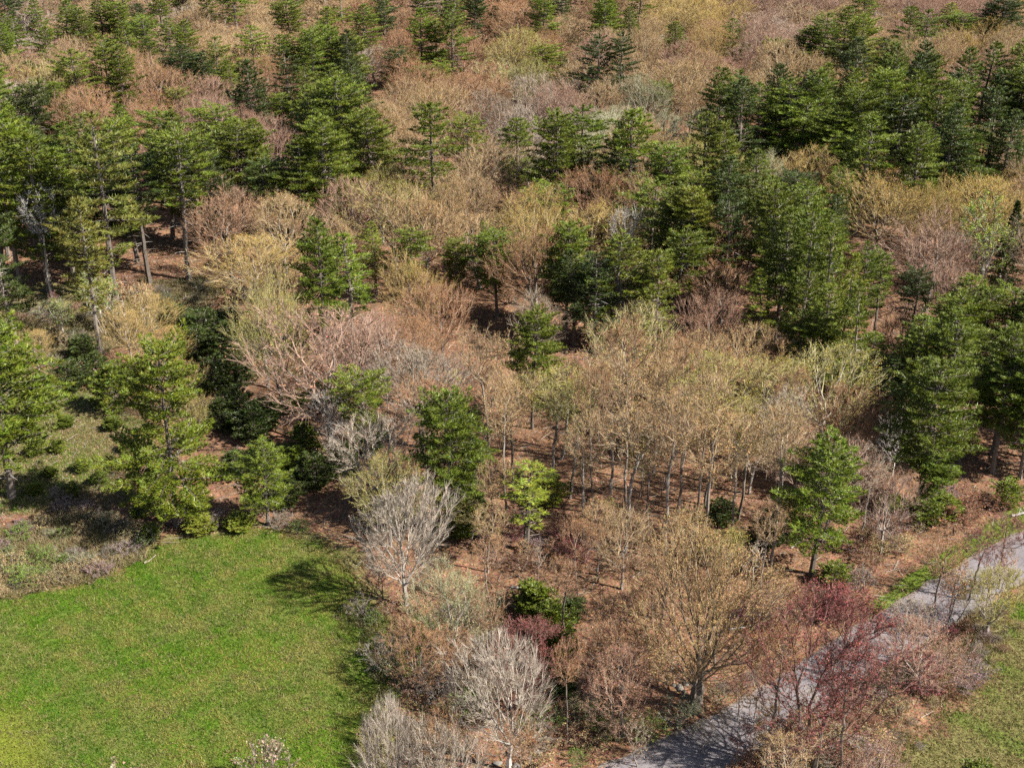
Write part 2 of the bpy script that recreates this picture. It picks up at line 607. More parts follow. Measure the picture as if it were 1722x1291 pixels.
gx = axis(-72.0, 72.0, 0.8, 3500.0)
gy_ = np.concatenate([np.arange(-40, 70, 6.0), np.arange(70.0, 215.0, 0.8), 215 + np.cumsum(0.8 * 1.06 ** np.arange(1, 95))])
GX, GY = np.meshgrid(gx, gy_)
gxf, gyf = GX.ravel(), GY.ravel()
GZ = gz(gxf, gyf)
w1 = wob(gxf, gyf); w2 = wob(gxf + 40, gyf - 13, 0.45)
def soft(d, width=1.0):
    return np.clip(0.5 + d / (2 * width), 0, 1)
m_green = soft(sdist(MEADOW, gxf, gyf) + 1.0 * w1 + 0.6 * w2, 1.0)
m_lawn = soft(sdist(LAWN, gxf, gyf) + 0.8 * w1, 1.5)
m_verge = soft(sdist(VERGE, gxf, gyf) + 1.0 * w1 + w2, 1.6)
m_side = soft(sdist(ROADSIDE, gxf, gyf) + 0.5 * w1, 0.6)
m_clear = soft(sdist(CLEARING, gxf, gyf) + 2.5 * w2 + w1, 2.5)
m_glade = soft(sdist(GLADE, gxf, gyf) + 2.5 * w2 + w1, 3.0) * 0.9
m_bank = soft(sdist(BANK, gxf, gyf) + 2 * w2 + w1, 1.6) * 0.6
green = np.clip(m_green + m_side + m_verge * np.clip(0.42 + 0.5 * w2, 0, 1) + m_clear * (0.6 + 0.3 * w2) + m_bank * 0.6, 0, 1)
straw = np.clip(m_verge * np.clip(0.6 - 0.5 * w2, 0, 1) + m_clear * 0.6 + m_glade + m_bank * 0.4, 0, 1)
edge = sdist(MEADOW, gxf, gyf)
straw = np.maximum(straw, np.clip(1 - np.abs(edge + 0.8 + w1) / 1.6, 0, 1) * 0.8 * (gyf < 135))
bright = np.clip(m_lawn + 0.35 * m_side, 0, 1)
cover = np.stack([green, straw, bright, np.ones_like(green)], 1).astype(np.float32)
nx_, ny_ = len(gx), len(gy_)
idx = np.arange(nx_ * ny_).reshape(ny_, nx_)
a_ = idx[:-1, :-1].ravel(); b_ = idx[:-1, 1:].ravel(); c_ = idx[1:, 1:].ravel(); d_ = idx[1:, :-1].ravel()

M_GROUND, nt, out = new_mat('woodland_floor_and_grass')
tc = N(nt, 'ShaderNodeTexCoord').outputs['Object']
cov = N(nt, 'ShaderNodeAttribute', attribute_name='cover')
sp = N(nt, 'ShaderNodeSeparateColor'); nt.links.new(cov.outputs['Color'], sp.inputs[0])
n_big = noise(nt, tc, 0.09, 3, 0.6).outputs[0]
n_mid = noise(nt, tc, 0.6, 4, 0.65).outputs[0]
n_fine = noise(nt, tc, 3.2, 4, 0.75).outputs[0]
n_leaf = N(nt, 'ShaderNodeTexVoronoi'); n_leaf.inputs['Scale'].default_value = 6.5; nt.links.new(tc, n_leaf.inputs['Vector'])
litter = ramp(nt, n_fine, [(0.28, (0.09, 0.052, 0.032)), (0.5, (0.26, 0.145, 0.085)), (0.72, (0.40, 0.26, 0.17))])
litter2 = ramp(nt, n_mid, [(0.35, (0.6, 0.6, 0.6)), (0.65, (1.2, 1.15, 1.1))])
litter = mixrgb(nt, 1.0, litter, litter2, 'MULTIPLY')
litter = mixrgb(nt, 0.35, litter, mixrgb(nt, 1.0, litter, n_leaf.outputs['Color'], 'MULTIPLY'))
grass_g = ramp(nt, n_fine, [(0.3, (0.026, 0.055, 0.006)), (0.5, (0.070, 0.135, 0.008)), (0.75, (0.14, 0.20, 0.022))])
grass_y = ramp(nt, n_fine, [(0.3, (0.05, 0.05, 0.014)), (0.55, (0.17, 0.15, 0.055)), (0.8, (0.30, 0.25, 0.12))])
grass_b = ramp(nt, n_fine, [(0.3, (0.09, 0.15, 0.012)), (0.6, (0.20, 0.22, 0.03)), (0.8, (0.28, 0.26, 0.07))])
patch = ramp(nt, mathn(nt, 'ADD', mathn(nt, 'MULTIPLY', n_big, 0.55), mathn(nt, 'MULTIPLY', n_mid, 0.45)), [(0.42, 0.0), (0.62, 1.0)])
grass = mixrgb(nt, mathn(nt, 'MULTIPLY', patch, 0.75), grass_g, grass_y)
grass = mixrgb(nt, sp.outputs[2], grass, grass_b)
def thresh(s):
    t = mathn(nt, 'ADD', s, mathn(nt, 'MULTIPLY', mathn(nt, 'SUBTRACT', n_fine, 0.5), 0.9))
    t = mathn(nt, 'ADD', t, mathn(nt, 'MULTIPLY', mathn(nt, 'SUBTRACT', n_mid, 0.5), 0.5))
    return ramp(nt, t, [(0.38, 0.0), (0.62, 1.0)])
c = mixrgb(nt, thresh(sp.outputs[1]), litter, grass_y)
c = mixrgb(nt, thresh(sp.outputs[0]), c, grass)
bump = N(nt, 'ShaderNodeBump'); bump.inputs['Strength'].default_value = 0.8; bump.inputs['Distance'].default_value = 0.25
nt.links.new(mathn(nt, 'ADD', n_fine, mathn(nt, 'MULTIPLY', n_mid, 0.8)), bump.inputs['Height'])
surface(nt, out, c, 0.9, 0.1, normal=bump.outputs[0])

me = bpy.data.meshes.new('ground')
co = np.stack([gxf, gyf, GZ], 1).astype(np.float32)
F = np.stack([a_, b_, c_, d_], 1)
me.vertices.add(len(co)); me.vertices.foreach_set('co', co.ravel())
me.loops.add(F.size); me.loops.foreach_set('vertex_index', F.ravel().astype(np.int32))
me.polygons.add(len(F)); me.polygons.foreach_set('loop_start', np.arange(0, F.size, 4, dtype=np.int32))
me.polygons.foreach_set('loop_total', np.full(len(F), 4, np.int32)); me.polygons.foreach_set('use_smooth', np.ones(len(F), bool))
at = me.attributes.new('cover', 'FLOAT_COLOR', 'POINT'); at.data.foreach_set('color', cover.ravel())
me.materials.append(M_GROUND); me.update()
ground = bpy.data.objects.new('ground', me); COL.objects.link(ground)
ground['kind'] = 'structure'; ground['label'] = 'brown leaf-littered woodland floor with a green meadow opening'

# ------------------------------------------------------------------ road
M_ROAD, nt, out = new_mat('old_pale_asphalt')
tc = N(nt, 'ShaderNodeTexCoord').outputs['Object']
nf = noise(nt, tc, 9.0, 4, 0.8).outputs[0]; nm = noise(nt, tc, 0.5, 4, 0.6).outputs[0]
cr = N(nt, 'ShaderNodeTexVoronoi', feature='DISTANCE_TO_EDGE'); cr.inputs['Scale'].default_value = 0.45
dist_ = noise(nt, tc, 0.8, 4, 0.7)
nt.links.new(mixrgb(nt, 0.5, tc, dist_.outputs[1], 'ADD'), cr.inputs['Vector'])
base = ramp(nt, nm, [(0.3, (0.15, 0.135, 0.14)), (0.7, (0.23, 0.205, 0.205))])
base = mixrgb(nt, 1.0, base, ramp(nt, nf, [(0.3, 0.75), (0.7, 1.2)]), 'MULTIPLY')
base = mixrgb(nt, ramp(nt, cr.outputs['Distance'], [(0.0, 0.55), (0.02, 0.0)]), base, (0.06, 0.055, 0.055))
surface(nt, out, base, 0.85, 0.25)
M_GRAVEL, nt, out = new_mat('shoulder_gravel')
tc = N(nt, 'ShaderNodeTexCoord').outputs['Object']
nf = noise(nt, tc, 5.0, 4, 0.8).outputs[0]
surface(nt, out, ramp(nt, nf, [(0.3, (0.10, 0.075, 0.06)), (0.7, (0.26, 0.22, 0.19))]), 0.9, 0.1)

def ribbon(name, line, half, lift, mat, jag, nacross=6):
    t = np.zeros_like(line); t[1:-1] = line[2:] - line[:-2]; t[0] = line[1] - line[0]; t[-1] = line[-1] - line[-2]
    # resample finely
    s = np.concatenate([[0], np.cumsum(np.linalg.norm(np.diff(line, axis=0), axis=1))])
    ss = np.arange(0, s[-1], 0.4)
    L = np.stack([np.interp(ss, s, line[:, 0]), np.interp(ss, s, line[:, 1])], 1)
    T = norm(np.gradient(L, axis=0)); Nn = np.stack([-T[:, 1], T[:, 0]], 1)
    rng = np.random.default_rng(3)
    jl = np.convolve(rng.normal(size=len(L)), np.ones(4) / 4, 'same') * jag
    jr = np.convolve(rng.normal(size=len(L)), np.ones(4) / 4, 'same') * jag
    rows = []
    for k in range(nacross + 1):
        f = k / nacross * 2 - 1
        w = f * half + (jl if f > 0 else jr) * abs(f)
        q = L + Nn * np.reshape(w, (-1, 1))
        rows.append(np.stack([q[:, 0], q[:, 1], gz(q[:, 0], q[:, 1]) + lift + 0.04 * (1 - f * f)], 1))
    V = np.stack(rows, 1); n = len(L); m = nacross + 1
    ii = np.arange(n * m).reshape(n, m)
    A, B, C_, D = ii[:-1, :-1].ravel(), ii[:-1, 1:].ravel(), ii[1:, 1:].ravel(), ii[1:, :-1].ravel()
    g = Geo(); g.add(V.reshape(-1, 3), np.concatenate([np.stack([A, D, C_], 1), np.stack([A, C_, B], 1)]), 0, (1, 1, 1, 1))
    o = bpy.data.objects.new(name, g.mesh(name, [mat], True)); COL.objects.link(o)
    o['kind'] = 'structure'
    return o
o = ribbon('road_shoulder', ROAD, ROAD_HALF + 0.3, 0.035, M_GRAVEL, 0.22)
o['label'] = 'pale gravel edging both sides of the narrow road'
o = ribbon('road', ROAD, ROAD_HALF, 0.055, M_ROAD, 0.07)
o['label'] = 'narrow pale asphalt road running out of the trees'

def road_dist(x, y):
    return seg_dist(ROAD, np.atleast_1d(np.asarray(x, float)), np.atleast_1d(np.asarray(y, float)), False)

# ------------------------------------------------------------------ plant prototypes
class Proto:
    def __init__(s, name, trunk, crown):
        s.H = float(crown.arrays()[0][:, 2].max())
        v = crown.arrays()[0]
        s.W = float((np.percentile(v[:, 0], 98.5) - np.percentile(v[:, 0], 1.5) + np.percentile(v[:, 1], 98.5) - np.percentile(v[:, 1], 1.5)) / 2)
        s.trunk_g, s.crown_g = trunk, crown
        s.trunk = trunk.mesh(name + '_trunk'); s.crown = crown.mesh(name + '_crown')

P = {}
# forest broadleaves: slender, oval, spreading; budding and bare
for i in range(5):
    P['oak%d' % i] = Proto('oak', *broadleaf(100 + i, H=15, W=11.0 + (i % 3), crown_base=0.36, n=760, bf=0.6, leader=0.15, bud=2.8, budsize=0.092, twigs=8, twig_len=1.3, lobes=0.3, clump=.75, twig_w=.03))
for i in range(4):
    P['slender%d' % i] = Proto('slender', *broadleaf(200 + i, H=16, W=6.0, crown_base=0.60, n=260, bf=0.35, leader=0.5, bud=2.4, budsize=0.085, twigs=7, twig_len=1.15, flat=0.8, rtip=0.014, twig_w=.028, clump=.7))
for i in range(4):
    P['bare%d' % i] = Proto('bare', *broadleaf(300 + i, H=15, W=10.5, crown_base=0.3, n=650, bf=0.5, leader=0.2, bud=0.5, budsize=0.12, twigs=9, twig_len=1.4, twig_w=0.03, lobes=.32, clump=.7))
for i in range(4):
    P['round%d' % i] = Proto('round', *broadleaf(400 + i, H=13, W=10.5, crown_base=0.22, n=720, bf=0.5, leader=0.25, bud=2.8, budsize=0.09, twigs=8, twig_len=1.2, flat=0.5, lobes=.3, clump=.7, twig_w=.028))
# heroes
P['road_oak'] = Proto('road_oak', *broadleaf(511, H=18, W=15, crown_base=0.24, n=2300, bf=0.7, leader=0.03, stems=2, bud=1.9, budsize=0.095, twigs=7, twig_len=1.0, lobes=0.3, clump=.75, twig_w=.03))
P['silver'] = Proto('silver', *broadleaf(512, H=16, W=12.0, crown_base=0.24, n=1100, bf=0.7, leader=0.4, bud=0.12, twigs=12, twig_len=1.35, twig_w=0.032, rtip=0.015, lobes=.35, clump=.7))
P['silver_b'] = Proto('silver_b', *broadleaf(513, H=17, W=13.5, crown_base=0.3, n=1100, bf=0.7, leader=0.3, bud=0.12, twigs=12, twig_len=1.35, twig_w=0.032, rtip=0.015, lobes=.35, clump=.7))
P['maple'] = Proto('maple', *broadleaf(514, H=16, W=12, crown_base=0.2, n=900, bf=0.35, leader=0.45, stems=3, bud=2.3, budsize=0.12, twigs=8, twig_len=1.2, lobes=.35, clump=.8))
P['sapling0'] = Proto('sapling0', *broadleaf(520, H=8, W=3.0, crown_base=0.4, n=110, bf=0.2, leader=0.7, bud=1.2, budsize=0.12, twigs=5, twig_len=0.7, rtip=0.012))
P['sapling1'] = Proto('sapling1', *broadleaf(521, H=8, W=3.6, crown_base=0.35, n=140, bf=0.2, leader=0.6, bud=1.2, budsize=0.12, twigs=5, twig_len=0.7, rtip=0.012, lean=0.12))
P['birch'] = Proto('birch', *broadleaf(522, H=10, W=4.0, crown_base=0.35, n=170, bf=0.2, leader=0.6, stems=3, bud=2.6, budsize=0.14, twigs=5, twig_len=0.8, lean=0.1))
for i in range(4):
    P['bush%d' % i] = Proto('bush', *broadleaf(530 + i, H=2.4, W=3.4, crown_base=0.1, n=150, bf=0.3, leader=0.0, stems=7, bud=1.6, budsize=0.12, twigs=6, twig_len=0.55, rtip=0.008, twig_w=0.024))
# pines
P['pine_cone'] = Proto('pine_cone', *pine(601, prof=((0, .55), (.2, .95), (.5, .8), (.8, .42), (1, .08)), W=9))
P['pine_broad'] = Proto('pine_broad', *pine(602, prof=((0, .6), (.3, 1), (.6, .9), (.85, .55), (1, .2)), W=11, nb=5))
P['pine_flat'] = Proto('pine_flat', *pine(603, prof=((0, .5), (.4, .8), (.75, 1), (.92, .7), (1, .35)), W=10, crown_base=0.35))
P['pine_gap'] = Proto('pine_gap', *pine(604, prof=((0, .8), (.2, 1), (.42, .75), (.6, .8), (.8, .6), (1, .15)), gap=((.44, .55),), W=9.5, whorl=0.95))
P['pine_thin'] = Proto('pine_thin', *pine(605, prof=((0, .5), (.3, .8), (.6, 1), (.85, .5), (1, .1)), W=7, whorl=1.05, nb=4, crown_base=.3, skew=.25))
P['pine_layer'] = Proto('pine_layer', *pine(606, prof=((0, .7), (.25, 1), (.5, .85), (.75, .6), (1, .1)), W=10, whorl=1.15, nb=5, rise=0.05, skew=.2))
P['pine_high'] = Proto('pine_high', *pine(607, prof=((0, .5), (.35, .9), (.7, 1), (.9, .6), (1, .25)), W=8, crown_base=.55, dead=14))
P['pine_cone_ii'] = Proto('pine_cone', *pine(621, prof=((0, .4), (.15, .8), (.35, 1), (.55, .6), (.7, .65), (.9, .22), (1, .05)), W=8, whorl=1.1, nb=4, skew=.2, lean=.03))
P['pine_broad_ii'] = Proto('pine_broad', *pine(622, prof=((0, .7), (.2, .8), (.35, 1), (.5, .65), (.7, .85), (.9, .4), (1, .12)), W=10.5, nb=4, whorl=1.15, skew=.25, lean=.03))
P['pine_flat_ii'] = Proto('pine_flat', *pine(623, prof=((0, .4), (.3, .7), (.6, .8), (.78, 1), (.93, .6), (1, .3)), W=9, crown_base=.42, nb=4, whorl=1.1, skew=.3, lean=.04, gap=((.38, .46),)))
P['pine_gap_ii'] = Proto('pine_gap', *pine(624, prof=((0, .6), (.15, .9), (.35, .5), (.5, 1), (.7, .5), (.85, .55), (1, .1)), gap=((.22, .3), (.6, .67)), W=9, nb=4, whorl=.95, skew=.3, lean=.02))
P['pine_layer_ii'] = Proto('pine_layer', *pine(625, prof=((0, .5), (.2, .9), (.4, 1), (.6, .6), (.8, .6), (1, .08)), W=10, whorl=1.35, nb=4, rise=.02, skew=.3, lean=.03))
P['spruce'] = Proto('spruce', *pine(608, H=14, prof=((0, 1), (.3, .8), (.7, .4), (1, .04)), W=6, crown_base=.06, whorl=.45, nb=7, rise=-.15, tuft=.28, side=.4, dead=0))
P['big_pine'] = Proto('big_pine', *pine(609, H=22, prof=((0, .75), (.12, 1), (.34, .95), (.45, .42), (.56, .42), (.68, .72), (.85, .72), (.95, .5), (1, .25)), W=14, crown_base=.14, whorl=1.05, nb=5, skew=.12, tuft=.42, wt=.11, step=.28, dead=16))
P['young_pine'] = Proto('young_pine', *pine(610, H=6, prof=((0, .9), (.25, 1), (.6, .7), (1, .1)), W=4.2, crown_base=.08, whorl=.5, nb=6, tuft=.3, step=.26, dead=2, rise=.3))
P['young_pine_b'] = Proto('young_pine_b', *pine(611, H=5, prof=((0, .8), (.4, 1), (.75, .8), (1, .3)), W=4.4, crown_base=.06, whorl=.45, nb=6, tuft=.3, step=.26, dead=2, rise=.35))
P['juniper'] = Proto('juniper', *pine(612, H=4, prof=((0, .8), (.3, 1), (.7, .75), (1, .25)), W=3.6, crown_base=.02, whorl=.28, nb=8, tuft=.2, step=.2, rise=.6, dead=0, wt=.09))
SPARSE = Proto('pine_sparse', *pine(613, prof=((0, .5), (.4, .6), (.7, 1), (1, .3)), W=6, whorl=1.9, nb=3, crown_base=.38, skew=.3, dead=22))
P['pine_sparse'] = SPARSE

# ------------------------------------------------------------------ placing plants
things = []      # every plant thing, labelled at the end
taken = []       # (x, y, radius) kept clear by the fill

def place(proto, x, y, h, w, color, bark, kind, rot=None, split=True, tone_word=''):
    """one plant: an Empty at its base with a trunk and a crown"""
    pr = P[proto]
    sz = h / pr.H; sx = w / pr.W
    z = float(gz(x, y))
    rot = random.uniform(0, 6.283) if rot is None else rot
    name = kind[0]
    root = bpy.data.objects.new(name, None)
    root.empty_display_size = 0.3
    root.location = (x, y, z); root.rotation_euler = (random.gauss(0, 0.02), random.gauss(0, 0.02), rot); root.scale = (sx, sx, sz)
    COL.objects.link(root)
    root['category'] = kind[1]
    for part, me in (('trunk', pr.trunk), ('crown', pr.crown)):
        o = bpy.data.objects.new(part, me)
        o.color = (*color, bark)
        o.parent = root
        COL.objects.link(o)
    things.append(dict(o=root, kind=kind, tone=tone_word, x=x, y=y, h=h, w=w, proto=proto))
    return root

def jit(c, a=0.1):
    k = random.uniform(1 - a, 1 + a)
    return tuple(max(0.004, v * k * random.uniform(1 - a * 0.28, 1 + a * 0.28)) for v in c)

KP = ('pine_tree', 'pine tree'); KO = ('oak_tree', 'oak tree'); KM = ('maple_tree', 'maple tree'); KB = ('bare_tree', 'bare tree')
KG = ('budding_tree', 'budding tree'); KS = ('sapling', 'sapling'); KBI = ('birch_tree', 'birch tree'); KBU = ('shrub', 'shrub'); KYP = ('young_pine', 'young pine'); KJ = ('juniper_bush', 'juniper bush')
NEEDLE = dict(mid=(.116, .148, .012), light=(.180, .202, .022), dark=(.056, .078, .013), yellow=(.180, .172, .032), fresh=(.148, .184, .016))
# ground contact x, crown top y, base y, crown width in the photograph's pixels, form, shade
PINES = [
 # far rows
 (45,12,48,24,'spruce','dark'),(12,22,62,30,'pine_cone','mid'),(22,38,120,44,'pine_layer','mid'),(77,-4,48,30,'pine_cone','mid'),(92,42,102,36,'pine_gap','mid'),
 (118,-2,60,40,'pine_cone','mid'),(142,10,70,42,'pine_broad','mid'),(178,-6,50,40,'pine_cone','mid'),(208,0,52,36,'pine_flat','mid'),(245,4,64,38,'pine_gap','dark'),
 (234,35,104,42,'pine_cone','mid'),(262,60,108,34,'pine_gap','mid'),(293,28,80,42,'pine_layer','mid'),(322,32,100,38,'pine_layer','mid'),(318,76,140,62,'pine_broad','dark'),
 (197,55,168,54,'pine_broad','mid'),(217,72,172,56,'pine_layer','mid'),(143,80,180,74,'pine_broad','mid'),(65,100,150,36,'pine_gap','dark'),(50,145,215,50,'pine_gap','dark'),
 (85,130,215,64,'pine_broad','mid'),(112,138,220,50,'pine_cone','mid'),(373,60,136,48,'pine_layer','mid'),(432,42,108,58,'pine_layer','fresh'),(475,55,104,38,'pine_cone','fresh'),
 (497,56,102,34,'pine_cone','mid'),(522,50,106,42,'pine_cone','mid'),(553,42,118,56,'pine_layer','mid'),(352,86,146,46,'pine_cone','dark'),(307,146,190,44,'pine_flat','yellow'),
 (10,90,175,56,'pine_layer','fresh'),(480,154,198,40,'pine_flat','mid'),(400,100,150,40,'pine_cone','mid'),
 # left grove
 (395,168,262,74,'pine_flat','mid'),(412,196,305,100,'pine_broad','mid'),(318,216,472,104,'pine_high','mid'),(252,250,478,90,'pine_high','dark'),(195,186,506,128,'pine_layer','yellow'),
 (85,222,492,118,'pine_gap','mid'),(35,160,474,104,'pine_broad','mid'),(4,172,450,90,'pine_cone','mid'),(62,186,418,92,'pine_broad','fresh'),(150,200,420,80,'pine_cone','mid'),
 (290,228,402,70,'pine_thin','dark'),(440,262,340,74,'pine_flat','dark'),(128,246,480,80,'pine_thin','mid'),(-40,190,470,110,'pine_broad','mid'),(232,256,440,72,'pine_cone','dark'),
 (360,236,345,66,'pine_cone','dark'),(30,330,495,80,'pine_gap','dark'),(170,330,500,70,'pine_thin','yellow'),
 (512,233,340,76,'pine_cone','mid'),(578,124,322,112,'pine_broad','mid'),(548,190,330,84,'pine_broad','mid'),(627,176,295,78,'pine_broad','fresh'),(440,196,300,50,'pine_cone','mid'),
 (600,150,310,80,'pine_cone','dark'),
 # centre back
 (616,5,66,44,'pine_layer','mid'),(563,40,128,50,'pine_broad','mid'),(595,50,132,54,'pine_broad','fresh'),(710,12,96,48,'pine_layer','fresh'),(762,5,100,48,'pine_layer','fresh'),(735,30,98,40,'pine_gap','mid'),
 (832,10,78,40,'spruce','dark'),(668,76,130,46,'pine_broad','dark'),(713,108,148,36,'pine_flat','mid'),(748,100,128,32,'pine_flat','fresh'),(905,-12,18,44,'pine_cone','mid'),
 (902,73,126,50,'pine_flat','mid'),(950,85,116,26,'pine_cone','mid'),(1000,55,150,52,'pine_broad','dark'),(1038,52,150,48,'pine_broad','dark'),(1017,-12,68,48,'pine_layer','mid'),
 (1058,10,54,32,'pine_cone','mid'),(1133,35,70,38,'pine_cone','mid'),(1117,135,182,42,'pine_flat','mid'),(1073,135,164,26,'pine_cone','mid'),
 (730,168,318,92,'pine_gap','mid'),(794,194,262,60,'pine_flat','mid'),(870,194,275,62,'pine_gap','mid'),(930,180,310,82,'pine_broad','mid'),(976,178,302,84,'pine_broad','mid'),(1055,178,330,90,'pine_gap','mid'),
 (1040,215,318,60,'pine_cone','dark'),(938,312,372,76,'pine_flat','mid'),(633,370,425,42,'pine_cone','light'),(687,375,432,56,'pine_flat','light'),(836,385,455,72,'pine_flat','mid'),
 (952,368,475,78,'pine_broad','mid'),(1037,394,500,96,'pine_gap','mid'),(548,362,502,80,'pine_layer','mid'),(592,394,498,84,'pine_cone','fresh'),(1085,300,395,96,'pine_broad','mid'),
 (1137,305,430,90,'pine_broad','mid'),(1130,380,470,70,'pine_flat','mid'),(768,398,430,44,'pine_flat','mid'),(1000,420,510,70,'pine_broad','dark'),(1100,420,510,80,'pine_gap','mid'),(965,420,500,60,'pine_cone','dark'),
 # right back
 (1230,30,70,48,'pine_layer','mid'),(1286,60,100,44,'pine_flat','fresh'),(1372,20,105,54,'pine_broad','mid'),(1408,8,90,48,'pine_cone','mid'),(1436,20,115,50,'pine_broad','light'),(1350,42,104,46,'pine_broad','fresh'),
 (1395,60,118,50,'pine_flat','mid'),(1520,8,82,40,'pine_gap','mid'),(1547,14,80,52,'pine_layer','mid'),(1505,64,96,46,'pine_flat','mid'),(1470,60,110,40,'pine_cone','dark'),(1440,50,128,44,'pine_layer','yellow'),
 (1610,20,50,48,'pine_flat','fresh'),(1585,4,36,34,'pine_cone','light'),(1675,-14,46,60,'pine_broad','dark'),(1450,-16,18,40,'pine_flat','mid'),(1714,68,100,40,'pine_cone','mid'),(1240,60,60,10,'spruce','dark'),
 (1240,124,318,62,'pine_gap','dark'),(1181,186,312,66,'pine_gap','mid'),(1209,200,314,56,'pine_layer','light'),(1345,118,205,62,'pine_cone','dark'),(1375,130,215,62,'pine_layer','dark'),(1318,132,312,92,'pine_broad','mid'),
 (1338,165,322,92,'pine_broad','fresh'),(1290,144,300,60,'pine_cone','dark'),(1390,180,342,98,'pine_broad','mid'),(1457,124,212,62,'pine_layer','mid'),(1495,160,328,96,'pine_broad','dark'),(1545,130,275,70,'pine_layer','mid'),
 (1598,122,284,76,'pine_cone','dark'),(1645,142,280,66,'pine_gap','dark'),(1708,105,290,86,'pine_broad','mid'),(1592,200,300,84,'pine_broad','mid'),(1436,190,318,76,'pine_thin','mid'),(1523,205,322,76,'pine_layer','fresh'),
 (1670,180,292,66,'pine_cone','dark'),(1168,278,345,76,'pine_flat','fresh'),(1425,150,240,60,'pine_cone','mid'),(1575,170,300,70,'pine_cone','dark'),(1750,120,300,80,'pine_broad','dark'),
 (1290,305,440,104,'pine_broad','mid'),(1352,300,412,100,'pine_broad','mid'),(1400,322,392,60,'pine_gap','dark'),(1220,322,445,86,'pine_broad','dark'),(1157,310,440,92,'pine_broad','light'),(1303,345,485,92,'pine_cone','mid'),
 (1345,335,500,92,'pine_broad','mid'),(1383,375,520,92,'pine_broad','fresh'),(1436,400,505,66,'pine_layer','mid'),(1470,418,490,60,'pine_flat','mid'),(1684,335,490,46,'spruce','dark'),
 (1330,440,572,90,'pine_broad','mid'),(1425,470,612,74,'pine_cone','mid'),(1373,470,592,76,'pine_thin','light'),(1355,520,600,90,'pine_broad','fresh'),(1457,560,655,58,'pine_cone','mid'),(1525,440,525,66,'pine_flat','dark'),
 (1275,450,520,60,'pine_cone','fresh'),(1405,420,560,60,'pine_thin','light'),
 # right near
 (1590,490,665,118,'pine_broad','mid'),(1528,545,715,80,'pine_cone','fresh'),(1635,478,660,80,'pine_broad','mid'),(1685,474,560,90,'pine_flat','mid'),(1668,540,765,126,'pine_broad','mid'),(1715,560,805,100,'pine_layer','mid'),
 (1545,600,852,160,'pine_broad','mid'),(1668,610,795,110,'pine_high','mid'),(1562,762,864,78,'pine_flat','mid'),(1365,724,966,128,'pine_layer','mid'),(1612,600,780,90,'pine_layer','mid'),(1490,600,720,66,'pine_thin','dark'),(1770,560,800,110,'pine_broad','mid'),
 # near
 (20,533,836,178,'pine_broad','mid'),(297,567,884,172,'big_pine','mid'),(452,737,882,84,'pine_layer','mid'),(895,512,628,76,'pine_broad','fresh'),(623,622,800,90,'pine_high','mid'),(757,652,892,116,'pine_broad','mid'),
 (885,772,926,84,'pine_sparse','light'),(-90,560,840,160,'pine_broad','mid'),
]
for (px, yt, yb, w, form, shade) in PINES:
    if form + '_ii' in P and random.random() < .5 and (px, yt) not in ((895, 512), (757, 652), (1365, 724), (20, 533), (1545, 600), (930, 180), (548, 362)):
        form += '_ii'
    x, y = ground_at(px, yb)
    h = max(4.0, height_for(y, float(gz(x, y)), yt))
    if h < 15.5 and form != 'spruce' and yb < 640:
        # only the upper crown shows above the broadleaved trees: the foot stands nearer, hidden by them
        want = min(21.0, h + 6.0)
        pyb = yb
        while h < want and pyb < 1290:
            pyb += 3
            x, y = ground_at(px, pyb)
            h = height_for(y, float(gz(x, y)), yt)
    wm = w * depth_of(x, y, h * 0.6) / FPX * (.8 if 1150 < px < 1480 and 280 < yt < 480 else .84 if px > 1480 and yb > 520 else 1)
    place(form, x, y, h, wm * (1.03 if yb > 500 else 1.1 if yb > 160 else 1.2), jit(NEEDLE[shade], .22), random.uniform(.25, .5), KP, tone_word=shade)
    taken.append((x, y, max(1.8, wm * 0.33)))
    taken.append((x, y - 6.0, max(1.8, wm * 0.3)))      # no tree right in front of it
    if (px, yt) in ((895, 512), (757, 652), (1365, 724), (297, 567), (623, 622), (832, 10)): taken.append((x, y - 14.0, wm * .3)); taken.append((x + 1, y - 18.0, wm * .3)); taken.append((x, y - 22.0, wm * .3))
    if yb > 340: taken.append((x, y - 10.0, max(1.5, wm * 0.25)))

